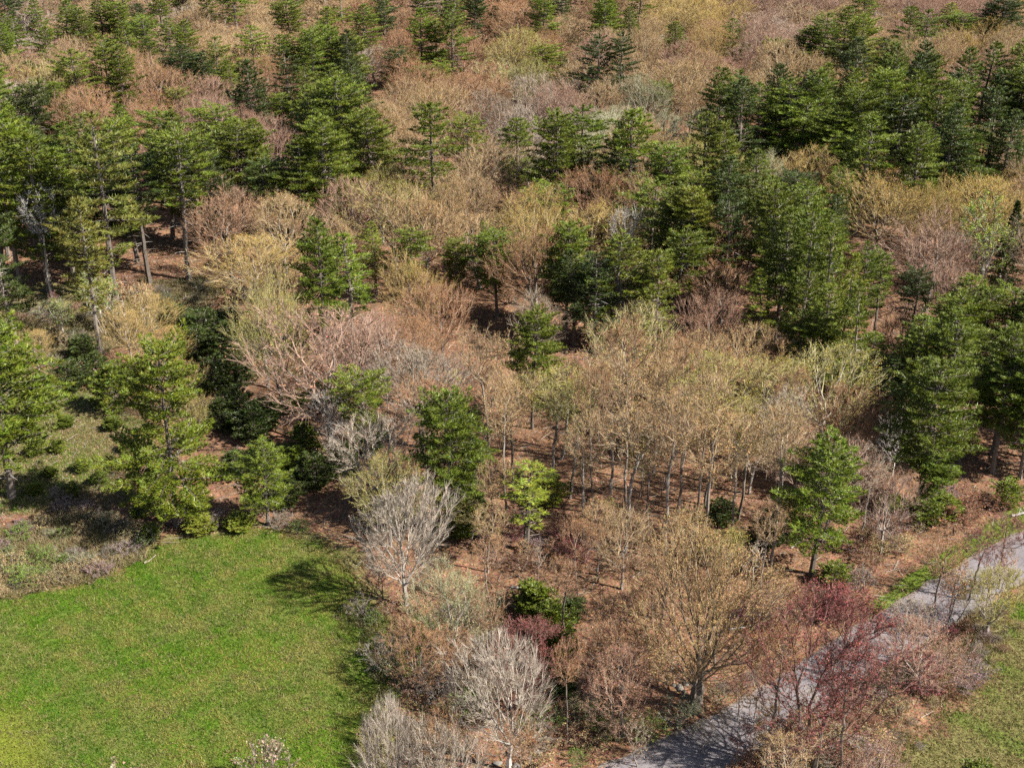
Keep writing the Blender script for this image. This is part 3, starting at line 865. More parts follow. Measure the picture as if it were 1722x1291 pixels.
# the groves: pines stand close together and no broadleaved tree comes up between them
def dart(n, spacing, region, existing, rng, pad=0.0):
    """random points at least spacing(x, y) apart, clear of the existing ones"""
    cell = 4.0
    grid = {}
    def put(x, y, r, hard):
        grid.setdefault((int(x // cell), int(y // cell)), []).append((x, y, r, hard))
    for (x, y, r) in existing:
        put(x, y, r, True)
    outp = []
    for x, y in region(n, rng):
        s = spacing(x, y)
        ok = True
        cx, cy = int(x // cell), int(y // cell)
        for i in range(cx - 3, cx + 4):
            for j in range(cy - 3, cy + 4):
                for (a, b, r, hard) in grid.get((i, j), ()):
                    lim = (r + s * 0.32 + pad) if hard else max(s, r)
                    if (a - x) ** 2 + (b - y) ** 2 < lim * lim:
                        ok = False; break
                if not ok: break
            if not ok: break
        if ok:
            put(x, y, s, False); outp.append((x, y))
    return outp
GROVES = [  # outline of the feet, spacing, most, heights
 (plot([(1155,318),(1240,325),(1420,352),(1520,340),(1640,305),(1760,300),(1760,255),(1600,245),(1440,245),(1330,250),(1260,270),(1160,285)]), 5.8, 22, (17, 22)),
 (plot([(1080,400),(1160,450),(1290,610),(1400,632),(1460,615),(1450,520),(1400,430),(1340,385),(1220,410),(1120,390)]), 6.0, 13, (11, 16)),
 (plot([(-60,478),(230,470),(330,452),(350,345),(250,320),(-60,300)]), 6.0, 16, (15, 22)),
 (plot([(-20,160),(240,190),(330,140),(600,130),(1100,110),(1100,30),(600,20),(-20,30)]), 9.5, 40, (12, 16.5)),
 (plot([(1490,740),(1720,790),(1790,790),(1790,650),(1570,640),(1500,650)]), 5.5, 8, (11, 15)),
 (plot([(545,330),(650,300),(625,190),(560,170),(410,270),(480,335)]), 6.5, 8, (15, 21)),
]
rgv = np.random.default_rng(77)
for gi_, (pg, sp_, most, hr) in enumerate(GROVES):
    lo, hi = pg.min(0), pg.max(0)
    c_ = [q for q in dart(1500, lambda x, y: sp_, lambda n, r: r.uniform(lo, hi, (n, 2)), [(a, b, r * .75) for a, b, r in taken], rgv) if inside(pg, np.array([q[0]]), np.array([q[1]]))[0]][:most]
    for (x, y) in c_:
        form = ['pine_cone', 'pine_broad', 'pine_flat', 'pine_gap', 'pine_layer', 'pine_thin'][rgv.integers(6)]
        if form + '_ii' in P and rgv.uniform() < .5:
            form += '_ii'
        shade = ['mid', 'dark', 'mid', 'fresh', 'dark', 'mid'][rgv.integers(6)]
        h = rgv.uniform(*hr); w = rgv.uniform(4.8, 7.2)
        place(form, x, y, h, w, jit(NEEDLE[shade], .22), rgv.uniform(.25, .5), KP, tone_word=shade)
        taken.append((x, y, 2.2))

# broadleaved trees one can pick out: x, top y, base y, width, form, colour, bark
BUD = dict(olive=(.42, .36, .07), tan=(.46, .30, .125), rust=(.42, .22, .10), grey=(.38, .29, .20), red=(.25, .085, .072), pink=(.40, .22, .14), lime=(.24, .30, .045), pale=(.36, .35, .17), orange=(.52, .36, .09))
TREES = [
 (1172,895,1184,248,'road_oak','tan',.38),(683,790,1016,152,'silver','grey',.82),(855,1066,1296,178,'silver_b','grey',.85),(664,1172,1440,118,'silver','grey',.85),(748,1182,1450,130,'bare0','grey',.85),
 (885,1040,1190,140,'maple','red',.45),(1046,978,1165,140,'round0','rust',.55),(1038,1085,1243,118,'maple','pink',.55),(1355,980,1300,235,'maple','red',.3),(1285,1040,1310,80,'slender0','rust',.35),
 (1415,1060,1320,110,'slender2','red',.4),(1512,1000,1118,70,'slender1','grey',.6),(1563,880,1072,70,'slender3','rust',.5),(1595,930,1058,44,'sapling0','rust',.4),(1628,880,1010,60,'slender0','red',.35),
 (1680,860,990,70,'slender2','red',.4),(1045,842,990,110,'bare1','tan',.55),(556,500,752,235,'bare0','pink',.52),(478,486,700,120,'oak0','olive',.6),(640,690,862,160,'bare3','grey',.72),
 (610,520,700,150,'bare0','pink',.58),(1375,578,765,196,'oak1','olive',.78),(1212,430,545,124,'oak2','rust',.6),(432,385,508,160,'oak3','orange',.7),(385,285,430,100,'bare1','rust',.65),
 (760,945,1110,130,'round1','pale',.6),(700,1040,1160,110,'round2','rust',.4),(1312,26,78,46,'bare2','grey',1.0),(1478,18,60,36,'bare0','grey',.95),(1260,660,830,110,'bare3','tan',.75),
 (1640,318,480,70,'birch','lime',.95),(1545,320,420,130,'oak4','orange',.7),(1540,375,480,150,'bare1','pink',.55),(1610,390,490,90,'oak0','grey',.6),(1690,270,380,90,'oak3','orange',.5),
 (1480,770,930,90,'bare0','pink',.7),(1450,750,900,80,'slender1','grey',.65),(1225,1290,1420,60,'slender3','rust',.5),(1040,345,470,110,'bare3','olive',.6),
 (1120,370,470,100,'bare2','rust',.55),(1105,240,322,16,'sapling0','grey',.95),(830,760,930,56,'slender1','tan',.5),(1500,530,620,80,'round3','rust',.45),
 (450,1236,1340,90,'bush1','grey',.45),(220,1272,1400,120,'bush2','grey',.6),
]
for (px, yt, yb, w, form, col, bark) in TREES:
    x, y = ground_at(px, yb)
    h = max(2.0, height_for(y, float(gz(x, y)), yt))
    wm = w * depth_of(x, y, h * 0.6) / FPX
    kd = KBU if form.startswith('bush') else KBI if form == 'birch' else KS if form.startswith('sapling') else KB if (form.startswith('silver') or form.startswith('bare')) else KM if col in ('red', 'rust', 'pink') else KO
    place(form, x, y, h, wm * 1.04, jit(BUD[col], .05), bark, kd, tone_word=col)
    things[-1]['tree_row'] = True
    taken.append((x, y, max(1.2, wm * 0.34)))

# ------------------------------------------------------------------ the crowded wood between them
# patches of colour seen in the canopy (photograph pixels at crown height): x, y, reach, colour, form weight
PATCH = [
 (20,20,60,'grey','bare'),(60,75,40,'pink','oak'),(150,40,60,'tan','oak'),(330,15,90,'tan','oak'),(420,25,80,'tan','round'),(300,110,50,'rust','oak'),(480,110,70,'rust','oak'),(430,120,50,'rust','bare'),(250,165,70,'rust','oak'),(270,225,60,'pink','bare'),
 (400,190,70,'pink','oak'),(530,150,40,'rust','round'),(620,100,50,'grey','bare'),(700,60,60,'rust','oak'),(760,130,80,'rust','oak'),(840,140,70,'rust','round'),(900,160,60,'grey','bare'),(860,100,60,'olive','oak'),(880,40,80,'rust','round'),(960,30,60,'tan','oak'),
 (1080,60,70,'tan','oak'),(1150,60,60,'pink','oak'),(1200,80,50,'pink','maple'),(1180,20,60,'orange','oak'),(1090,120,60,'tan','oak'),(1080,160,50,'pale','oak'),(1150,190,60,'pale','round'),(1200,110,70,'tan','oak'),(1280,40,60,'pink','bare'),(1320,90,40,'tan','oak'),
 (1500,110,90,'tan','round'),(1560,100,70,'tan','round'),(1640,60,60,'orange','oak'),(1680,120,60,'pink','bare'),(1600,30,60,'pink','oak'),(1700,60,40,'tan','oak'),(1450,150,40,'rust','oak'),
 (660,200,60,'tan','oak'),(700,260,60,'tan','bare'),(650,330,70,'olive','oak'),(600,350,70,'tan','oak'),(560,330,60,'tan','oak'),(760,330,70,'tan','oak'),(820,260,60,'tan','bare'),(860,300,50,'rust','bare'),(1000,330,40,'rust','oak'),(880,370,60,'orange','oak'),
 (1010,370,60,'orange','round'),(730,400,60,'tan','oak'),(640,400,50,'olive','oak'),(450,330,80,'olive','oak'),(380,310,50,'rust','bare'),(420,420,80,'orange','oak'),(500,340,60,'tan','oak'),(690,440,70,'orange','oak'),(780,440,70,'rust','oak'),
 (850,460,60,'rust','oak'),(930,480,60,'rust','round'),(560,520,60,'tan','oak'),(620,540,80,'pink','bare'),(700,540,80,'rust','oak'),(760,540,70,'tan','oak'),(820,560,70,'rust','oak'),(840,520,60,'rust','oak'),(960,530,60,'rust','oak'),(1050,520,80,'olive','oak'),
 (1130,530,70,'tan','oak'),(1040,590,80,'rust','oak'),(1100,600,70,'olive','bare'),(1200,530,70,'rust','oak'),(1250,560,60,'tan','oak'),(1180,600,60,'tan','oak'),(760,620,70,'olive','oak'),(850,640,70,'tan','oak'),(920,650,70,'olive','oak'),(1000,650,70,'tan','bare'),
 (1080,680,70,'tan','bare'),(1170,680,80,'tan','oak'),(1240,680,70,'olive','oak'),(800,700,60,'olive','slender'),(900,730,80,'tan','slender'),(1000,760,80,'tan','slender'),(1080,800,80,'rust','slender'),(1180,760,80,'tan','slender'),(1250,770,60,'tan','bare'),
 (950,850,80,'rust','slender'),(1080,880,80,'tan','slender'),(1180,860,60,'olive','slender'),(1270,850,60,'tan','slender'),(700,700,50,'rust','oak'),(480,570,60,'olive','oak'),(470,640,50,'olive','oak'),(1300,680,50,'tan','bare'),(1440,650,50,'rust','oak'),(1460,760,60,'pink','bare'),
 (1440,840,60,'rust','bare'),(1500,860,60,'rust','maple'),(1480,940,60,'pink','maple'),(1620,870,60,'rust','maple'),(1480,330,60,'orange','oak'),(1560,340,70,'orange','oak'),(1650,320,70,'orange','oak'),(1700,290,50,'tan','oak'),(1560,420,80,'pink','bare'),(1700,430,60,'tan','oak'),
 (1500,460,50,'pink','oak'),(1550,540,60,'rust','oak'),(1290,700,40,'grey','bare'),(1120,250,50,'tan','oak'),(1150,240,50,'olive','oak'),(1100,450,50,'tan','bare'),(1400,920,60,'rust','maple'),(1100,950,80,'rust','slender'),(1600,750,60,'rust','bare'),
]
PA = np.array([(p[0], p[1], p[2]) for p in PATCH], float)

SHADED = plot([(325,520),(425,515),(440,600),(445,700),(540,760),(575,900),(430,905),(330,870)])
BRUSH = plot([(-60,850),(60,845),(240,850),(270,905),(200,960),(30,1005),(-60,1010)])
BLOCK = [(SHADED, -1.0), (BRUSH, -0.5), (MEADOW, 0.8), (VERGE, 0.0), (LAWN, 0), (CLEARING, -1.0), (GLADE, -1.0), (ROADSIDE, 1.0)]
def is_open(x, y):
    xa, ya = np.atleast_1d(np.asarray(x, float)), np.atleast_1d(np.asarray(y, float))
    o = road_dist(xa, ya) < ROAD_HALF + 1.6
    for poly, m in BLOCK:
        o |= sdist(poly, xa, ya) > -m
    for gi_, gv in enumerate(GROVES):
        if gi_ != 3:
            o |= sdist(gv[0], xa, ya) > -0.5
    return o

def frustum(n, rng, side=1.0, y0=72.0, y1=395.0):
    y = np.sqrt(rng.uniform(y0 ** 2, y1 ** 2, n))
    dx = (861.0 / FPX) * (y * CP + CAM_H * SP)
    x = rng.uniform(-1, 1, n) * (dx * side + 6.0)
    return np.stack([x, y], 1)

def spacing(x, y):
    px, py = project(x, y)
    if 790 < px < 1330 and 770 < py < 1010:
        return 3.0
    if py > 900:
        return 4.8
    return 6.4 if y < 230 else 7.5

rngf = np.random.default_rng(21)
cand = dart(26000, spacing, lambda n, r: frustum(n, r, 1.06, 72.0, 425.0), taken, rngf)
cand = [c for c, o in zip(cand, is_open([c[0] for c in cand], [c[1] for c in cand])) if not o]
count = {'budding_tree': 0, 'oak_tree': 0, 'maple_tree': 0, 'bare_tree': 0}
extra = []
for (x, y) in sorted(cand, key=lambda c: c[1]):
    z = float(gz(x, y))
    d = depth_of(x, y)
    px, py = project(x, y)
    pcx, pcy = project(x, y, z + 11)
    k = np.hypot(PA[:, 0] - pcx, (PA[:, 1] - pcy) * 1.2) / PA[:, 2]
    k = k + rngf.uniform(0, 0.28, len(k))
    pa = PATCH[int(np.argmin(k))]
    col, form = pa[3], pa[4]
    if random.random() < 0.12:
        col = random.choice(['tan', 'rust', 'olive', 'pink', 'grey'])
    if form == 'slender' or (760 < px < 1330 and 760 < py < 1010) or (720 < px < 1300 and 690 < py < 1010 and random.random() < .5):
        fm = 'slender%d' % random.randrange(4); h = random.uniform(13.5, 19.0); w = random.uniform(4.0, 6.8)
    else:
        base = {'oak': 'oak', 'round': 'round', 'bare': 'bare', 'maple': 'round'}[form]
        if random.random() < 0.2:
            base = random.choice(['oak', 'round', 'bare'])
        fm = base + str(random.randrange(5 if base == 'oak' else 4)); h = random.uniform(9.5, 16.0); w = random.uniform(7.0, 12.5) * (1.0 if y < 230 else 1.1)
        if y > 285: h *= .72
    if py > 960 and px > 600:
        h *= 0.6; w *= 0.62
    if px < 420 and py > 480:
        h *= 0.55; w *= 0.55
    # trees in front of a pine that stands clear in the view are young and low
    low = False
    for (hx, hyt, hyb, hw, _f, _s) in PINES:
        if hyb > 488 and abs(hx - px) < hw * .42 + w * FPX / d * .3 and py > hyb:
            _, ptop = project(x, y, z + h)
            if ptop < hyb - .2 * (hyb - hyt):
                h = min(h, height_for(y, z, hyb - .2 * (hyb - hyt))); low = True
    if low and h < 4.5:
        continue
    if low:
        w = min(w, h * .75)
    bark = {'grey': .66, 'pink': .55, 'tan': .58, 'olive': .62, 'rust': .45, 'red': .4, 'pale': .85, 'orange': .55, 'lime': .8}[col] * random.uniform(.85, 1.15)
    kd = KB if fm.startswith('bare') else KM if col in ('rust', 'red', 'pink') else KO
    if kd is KO and (fm.startswith('round') or col in ('orange', 'pale') or count['oak_tree'] >= 240): kd = KG
    off_frame = abs(px - 861) > 861 + 60 or pcy < -60
    if off_frame or count[kd[0]] >= 262:
        alt = [q for q in (KO, KM) if count[q[0]] < 255]
        extra.append((fm, x, y, h, w, jit(BUD[col], .1), bark)); continue
    count[kd[0]] += 1
    place(fm, x, y, h, w, jit(BUD[col], .1), min(1.0, bark), kd, tone_word=col)
print('fill', len(cand), count, 'extra', len(extra))

# ------------------------------------------------------------------ undergrowth
def small(proto, px, py, h, w, col, bark, kind, word):
    x, y = ground_at(px, py)
    place(proto, x, y, h, w, jit(col, .12), bark, kind, tone_word=word)

YOUNG = [
 (450,790,4.2,4.2,'young_pine','dark'),(480,850,4.0,4.4,'young_pine_b','dark'),(400,800,3.6,3.8,'young_pine','dark'),(445,720,4.6,4.4,'young_pine_b','dark'),(500,800,4,4,'young_pine','mid'),  # young pines and juniper bushes: contact x, base y, height m, width m, form, shade
 (190,690,6.5,5,'young_pine','mid'),(118,655,4.2,4.8,'young_pine_b','dark'),(165,640,4.5,4,'young_pine','dark'),(205,655,4,4.5,'young_pine_b','mid'),(140,600,3.5,4,'young_pine_b','dark'),
 (190,722,3.2,3.6,'juniper','dark'),(112,718,2.8,3.4,'juniper','mid'),(98,760,3.0,3.4,'young_pine','fresh'),(62,765,3.4,3.8,'young_pine_b','fresh'),(140,792,3.2,3.6,'young_pine_b','mid'),
 (168,812,3.0,3.4,'young_pine','mid'),(120,835,3.2,3.6,'young_pine_b','mid'),(85,800,2.2,2.8,'juniper','mid'),(60,830,2.4,3.0,'juniper','dark'),(215,760,3.4,3.4,'young_pine','dark'),
 (350,575,5.2,6.0,'young_pine_b','dark'),(385,600,5.5,5.6,'young_pine','dark'),(330,600,4.8,5,'young_pine_b','dark'),(400,650,6,5.2,'young_pine','dark'),(365,660,5.4,5.4,'young_pine_b','dark'),
 (405,712,5.5,5,'young_pine','dark'),(425,740,4.8,5,'young_pine_b','dark'),(372,720,4.4,4.4,'young_pine','dark'),(345,560,3.8,4.6,'juniper','dark'),(412,600,5,4.6,'young_pine','dark'),
 (385,560,4.0,4.6,'young_pine_b','dark'),(300,545,3.2,4.0,'young_pine_b','dark'),
 (905,1050,4.8,3.6,'juniper','mid'),(930,1082,4.6,4.0,'juniper','fresh'),(925,1112,3.9,3.8,'juniper','mid'),(958,1042,2.6,2.8,'juniper','dark'),(945,1165,2.4,2.6,'juniper','dark'),(895,1030,3.8,3.0,'juniper','mid'),
 (255,905,2.0,2.4,'young_pine_b','fresh'),(340,892,1.9,3.4,'juniper','light'),(405,888,1.7,3.0,'juniper','light'),(232,868,2.4,2.8,'young_pine','mid'),
 (515,760,4.2,4.0,'young_pine','mid'),(530,820,4.5,4.2,'young_pine_b','dark'),(505,700,4,3.6,'young_pine','mid'),(540,690,4,4.2,'young_pine_b','dark'),(770,900,4.2,4.8,'young_pine_b','mid'),(790,850,4,4,'young_pine','dark'),
 (1640,1330,3,3,'juniper','mid'),(1210,880,3.2,3.6,'young_pine_b','dark'),(1285,920,3.4,3.6,'young_pine','dark'),(1550,880,3.4,4.2,'young_pine_b','mid'),(1400,985,3,3.4,'young_pine_b','mid'),
 (1590,870,3.0,3.6,'young_pine','fresh'),(1500,870,3.2,3.2,'young_pine','mid'),(1690,850,3.4,3.4,'young_pine_b','fresh'),(922,845,3.6,4.4,'young_pine_b','light'),
 (690,640,5,4,'young_pine','dark'),(1070,760,4,4,'young_pine_b','dark'),(980,700,4,4,'young_pine_b','dark'),(620,760,4.5,4.6,'young_pine_b','dark'),(575,800,4.8,4.4,'young_pine','dark'),
]
for (px, py, h, w, form, shade) in YOUNG:
    k_ = .52 if px < 240 and py > 700 else .9
    if k_ < .7 and shade == 'dark': shade = 'mid'
    small(form, px, py, h * k_, w * k_, NEEDLE[shade], .5, KJ if form == 'juniper' else KYP, shade)

SHRUB = dict(straw=(.36, .27, .13), mauve=(.27, .19, .18), leaf=(.17, .24, .04), russet=(.24, .11, .06), crimson=(.28, .07, .08), greygreen=(.22, .22, .12), greybrown=(.2, .16, .13))
SHRUB_AREAS = [
 ([(1510,1190),(1600,1150),(1680,1060),(1722,1020),(1722,1090),(1610,1200),(1530,1280)], 16, ['straw','greybrown','russet'], (0.5, 1.3)),
 ([(1195,1200),(1235,1195),(1330,1130),(1320,1110),(1200,1170)], 8, ['russet','straw','greybrown'], (0.7, 1.5)),
 ([(1200,1300),(1300,1240),(1340,1235),(1330,1300)], 10, ['greybrown','mauve','russet'], (1.0, 2.0)),  # outline, how many, colours, height range
 ([(-20,905),(60,880),(140,868),(235,885),(255,905),(225,940),(180,962),(110,985),(30,1000),(-20,1005)], 46, ['straw','mauve','leaf','greybrown','straw','greygreen'], (0.9, 2.0)),
 ([(10,560),(120,500),(250,480),(350,500),(330,560),(230,600),(120,620),(20,620)], 34, ['straw','russet','greybrown','greygreen'], (1.2, 2.8)),
 ([(240,500),(420,480),(430,560),(420,700),(340,700),(330,600)], 14, ['greybrown','greygreen'], (1.2, 2.4)),
 ([(580,1030),(720,1020),(830,1000),(860,1100),(800,1200),(700,1200),(640,1100)], 26, ['greygreen','russet','straw','leaf','greybrown'], (1.4, 3.0)),
 ([(880,1180),(1000,1160),(1180,1210),(1230,1240),(1120,1300),(900,1300)], 20, ['leaf','straw','greybrown','russet','leaf'], (1.0, 2.2)),
 ([(1140,1215),(1240,1215),(1250,1235),(1180,1275),(1110,1270)], 14, ['leaf','greygreen'], (1.4, 2.4)),
 ([(1545,1095),(1640,1040),(1690,1030),(1670,1090),(1620,1170),(1560,1180),(1500,1130)], 22, ['mauve','mauve','greybrown','russet','crimson'], (0.9, 2.0)),
 ([(1330,1250),(1480,1110),(1520,1180),(1500,1300),(1320,1310)], 22, ['russet','greybrown','straw','mauve'], (1.0, 2.4)),
 ([(1260,1010),(1420,960),(1460,1000),(1380,1080),(1290,1130),(1240,1080)], 16, ['russet','greybrown','crimson'], (1.2, 2.6)),
 ([(1400,900),(1600,850),(1720,830),(1680,860),(1560,920),(1460,990)], 20, ['russet','mauve','straw'], (1.2, 2.8)),
 ([(800,900),(980,880),(1000,960),(900,990),(810,960)], 10, ['crimson','mauve','russet'], (1.2, 2.4)),
 ([(-10,840),(240,830),(430,860),(540,900),(300,885),(100,870)], 14, ['greybrown','mauve','leaf'], (1.0, 2.0)),
]
rs = np.random.default_rng(5)
nshrub = 0
for outline, cnt, cols, (h0, h1) in SHRUB_AREAS:
    pg = plot(outline)
    lo, hi = pg.min(0), pg.max(0)
    k = 0; tries = 0; got = []
    while k < cnt and tries < 4000:
        tries += 1
        x, y = rs.uniform(lo, hi)
        if not inside(pg, np.array([x]), np.array([y]))[0] or road_dist(x, y)[0] < ROAD_HALF + 0.9:
            continue
        if any((x - a) ** 2 + (y - b) ** 2 < 1.2 for a, b in got):
            continue
        got.append((x, y)); k += 1
        cw = cols[rs.integers(len(cols))]
        h = rs.uniform(h0, h1)
        place('bush%d' % rs.integers(4), x, y, h, h * rs.uniform(1.1, 1.7), jit(SHRUB[cw], .15), rs.uniform(.35, .9), KBU, tone_word=cw)
        nshrub += 1

# saplings under the near wood and along the road
SAPS = [(1262,1275,110),(1285,1300,120),(1310,1225,95),(1240,1215,80),(1500,1120,80),(1530,1100,70),(1300,1262,60),(1320,1290,62),(1292,1235,70),(1268,1215,80),(1352,1240,90),(1372,1270,80),(1660,1010,100),(1680,1000,90),(1590,1062,120),(1545,1070,60),(1610,1045,95),(1185,1270,70),(1072,1290,90),(1095,1250,60),
        (1240,1190,60),(992,1230,70),(980,1190,70),(95,535,50),(110,600,50),(35,530,60),(815,1180,70),(880,960,60),(905,975,60),(1340,1290,120),(1240,1290,80),(1218,1240,60),(1650,1040,70),(1575,1075,90)]
for (px, py, hp) in SAPS:
    x, y = ground_at(px, py)
    h = max(2.5, height_for(y, float(gz(x, y)), py - hp))
    col = random.choice(['rust', 'grey', 'red', 'tan'])
    place('sapling%d' % random.randrange(2), x, y, h, h * .36, jit(BUD[col], .1), random.uniform(.45, .8), KS, tone_word=col)
BIRCHES = [(160,545,8,4),(178,560,9,4.5),(215,560,8,4),(246,550,7,3),(1650,500,12,6),(105,560,5,3)]
for (px, py, h, w) in BIRCHES:
    small('birch', px, py, h, w, BUD['lime'] if px < 200 or px > 1000 else BUD['tan'], 1.0, KBI, 'lime' if px < 200 or px > 1000 else 'tan')
zone = plot([(560,700),(780,640),(1300,640),(1420,760),(1420,940),(1240,1010),(1090,1130),(980,1000),(800,960),(640,900)])
lo, hi = zone.min(0), zone.max(0)
k = 0
while k < 60:
    x, y = rs.uniform(lo, hi)
    if inside(zone, np.array([x]), np.array([y]))[0] and not is_open(x, y)[0]:
        col = ['tan', 'rust', 'olive', 'grey', 'pink'][rs.integers(5)]
        h = rs.uniform(3.5, 8)
        place('sapling%d' % rs.integers(2), x, y, h, h * rs.uniform(.3, .42), jit(BUD[col], .12), rs.uniform(.45, .85), KS, tone_word=col)
        k += 1

# bleached dead trees
SNAGS = [(1042,510,15,4.5,'slender1'),(88,500,17,5,'slender1'),(560,765,9,4,'bare3'),(1500,800,8,4,'bare0')]

# ------------------------------------------------------------------ grass, weeds, litter: nobody could count them
def stuff(name, g, mats, label):
    o = bpy.data.objects.new(name, g.mesh(name, mats)); COL.objects.link(o)
    o['kind'] = 'stuff'; o['label'] = label
    return o
def scatter(poly, n, rng, margin=0.0):
    lo, hi = poly.min(0) - 1.5, poly.max(0) + 1.5
    lo[1] = max(lo[1], 74.0); lo[0] = max(lo[0], -60)
    q = rng.uniform(lo, hi, (n, 2))
    s = sdist(poly, q[:, 0], q[:, 1]) + 0.8 * wob(q[:, 0], q[:, 1])
    q = q[s > -margin]
    return q
def tufts(g, q, rng, h, per, colfn, lean=0.5, width=0.05):
    n = len(q)
    p = np.stack([q[:, 0], q[:, 1], gz(q[:, 0], q[:, 1]) - 0.02], 1)
    c = colfn(q, rng)
    p = np.repeat(p, per, 0) + np.concatenate([rng.normal(size=(n * per, 2)) * 0.09, np.zeros((n * per, 1))], 1)
    c = np.repeat(c, per, 0)
    m = n * per
    c = np.concatenate([c * rng.uniform(.7, 1.3, (m, 1)), np.ones((m, 1))], 1)
    d = norm(np.concatenate([rng.normal(size=(m, 2)) * lean, np.ones((m, 1))], 1))
    blades(g, p, d, h * rng.uniform(.5, 1.2, m), width * rng.uniform(.6, 1.5, m), 0, c, rng)

rg = np.random.default_rng(11)
def meadow_col(q, rng):
    f = wob(q[:, 0] * 1.1, q[:, 1] * 1.1, 1.6) * 0.5 + wob(q[:, 0] + 9, q[:, 1], 0.4) * 0.5 + rng.normal(size=len(q)) * 0.45
    f = np.clip(0.34 + 0.8 * f, 0, 1)[:, None]
    f = np.clip(f + .14 + .012 * (q[:, :1] + 22) + .2 * wob(q[:, :1] * .5 + 3, q[:, 1:2] * .5, 1.0), 0, 1)
    mot = wob(q[:, 0] * 1.3 + 2, q[:, 1] * .9, 1.0) + .6 * wob(q[:, 0] - 8, q[:, 1] + 4, 2.3)
    f = np.clip(f + .38 * np.clip(mot, -1, 1.2)[:, None] - .05, 0, 1)
    lawn = np.clip(sdist(LAWN, q[:, 0], q[:, 1]) / 2 + .5, 0, 1)[:, None]
    g_ = np.array([[.066, .150, .006]]); s_ = np.array([[.29, .24, .065]]); b_ = np.array([[.20, .20, .035]])
    return (g_ * (1 - f) + s_ * f) * (1 - lawn) + b_ * lawn
g = Geo()
tufts(g, scatter(MEADOW, 90000, rg, 0.3), rg, 0.26, 3, meadow_col, lean=0.9, width=0.06)
# straw tussocks
cq = scatter(MEADOW, 2600, rg, 0.0)
cq = cq[rg.uniform(size=len(cq)) < np.clip(.5 + .6 * wob(cq[:, 0] + 5, cq[:, 1], .5), .12, 1)]
cq = np.repeat(cq, 7, 0) + rg.normal(size=(len(cq) * 7, 2)) * np.array([.34, .16])
tufts(g, cq, rg, .34, 4, lambda q, r: np.array([[.24, .22, .08]]) * r.uniform(.6, 1.25, (len(q), 1)), lean=1.2, width=.06)
stuff('meadow_grass', g, [M_GRASS], 'tussocky green and straw-coloured grass of the meadow')
g = Geo()
def verge_col(q, rng):
    f = np.clip(0.6 - 0.5 * wob(q[:, 0] + 40, q[:, 1] - 13, 0.45) + rng.normal(size=len(q)) * 0.3, 0, 1)[:, None]
    return np.array([[.10, .16, .02]]) * (1 - f) + np.array([[.29, .22, .10]]) * f
tufts(g, scatter(VERGE, 60000, rg, 0.5), rg, 0.34, 3, verge_col, lean=0.8, width=0.06)
q = scatter(ROADSIDE, 9000, rg, 0.4); q = q[road_dist(q[:, 0], q[:, 1]) > ROAD_HALF + .3]
tufts(g, q, rg, 0.3, 3, lambda q, r: np.tile([[.085, .14, .02]], (len(q), 1)) * r.uniform(.7, 1.3, (len(q), 1)), lean=.7, width=.06)
stuff('verge_grass', g, [M_GRASS], 'green and straw grass beside the road')
g = Geo()
def weed_col(q, rng):
    pal = np.array([[.32, .24, .12], [.22, .15, .08], [.12, .15, .03], [.38, .31, .2]])
    return pal[rng.integers(0, 4, len(q))]
for poly, n, hgt in ((CLEARING, 22000, .4), (GLADE, 26000, .6), (plot(SHRUB_AREAS[3][0]), 16000, .8), (BANK, 9000, .5), (plot(SHRUB_AREAS[9][0]), 6000, .7), (plot(SHRUB_AREAS[10][0]), 6000, .5)):
    q = scatter(poly, n, rg, 0.5); q = q[road_dist(q[:, 0], q[:, 1]) > ROAD_HALF + .4]
    tufts(g, q, rg, hgt, 3, weed_col, lean=.7, width=.05)
stuff('dry_weeds', g, [M_GRASS], 'dry straw weeds and young green shoots round the openings')
# fallen leaves, twigs and sticks on the woodland floor
g = Geo()
n = 80000
y = np.sqrt(rg.uniform(74 ** 2, 185 ** 2, n)); x = rg.uniform(-1, 1, n) * ((861 / FPX) * (y * CP + CAM_H * SP) + 3)
keep = (road_dist(x, y) > ROAD_HALF - .2 + np.abs(rg.normal(size=n)) * .3)
for poly in (MEADOW, VERGE, LAWN):
    keep &= sdist(poly, x, y) < 0.3
x, y = x[keep], y[keep]; n = len(x)
pal = np.array([[.42, .25, .15], [.30, .155, .09], [.5, .34, .22], [.17, .1, .06], [.38, .19, .12]])
c = np.concatenate([pal[rg.integers(0, 5, n)], np.ones((n, 1))], 1)
specks(g, np.stack([x, y, gz(x, y) + 0.03 + rg.uniform(0, .05, n)], 1), 0.16 * rg.uniform(.6, 1.5, n), 0, np.array(c), rg)
n = 2600
k_ = rg.integers(0, len(ROAD) - 1, n); f_ = rg.uniform(0, 1, (n, 1))
q = ROAD[k_] * (1 - f_) + ROAD[k_ + 1] * f_
tv = norm(ROAD[k_ + 1] - ROAD[k_]); off_ = np.sign(rg.normal(size=(n, 1))) * ROAD_HALF * rg.uniform(0, 1, (n, 1)) ** .35
q = q + np.stack([-tv[:, 1], tv[:, 0]], 1) * off_
c = np.concatenate([pal[rg.integers(0, 5, n)], np.ones((n, 1))], 1)
specks(g, np.stack([q[:, 0], q[:, 1], gz(q[:, 0], q[:, 1]) + .115], 1), .13 * rg.uniform(.5, 1.4, n), 0, c, rg, 6.0)
n = 9000
y = np.sqrt(rg.uniform(74 ** 2, 200 ** 2, n)); x = rg.uniform(-1, 1, n) * ((861 / FPX) * (y * CP + CAM_H * SP) + 3)
keep = (road_dist(x, y) > ROAD_HALF + .3)
for poly in (MEADOW, VERGE, LAWN):
    keep &= sdist(poly, x, y) < -0.2
x, y = x[keep], y[keep]; n = len(x)
a = rg.uniform(0, 6.28, n); L = rg.uniform(.4, 2.0, n)
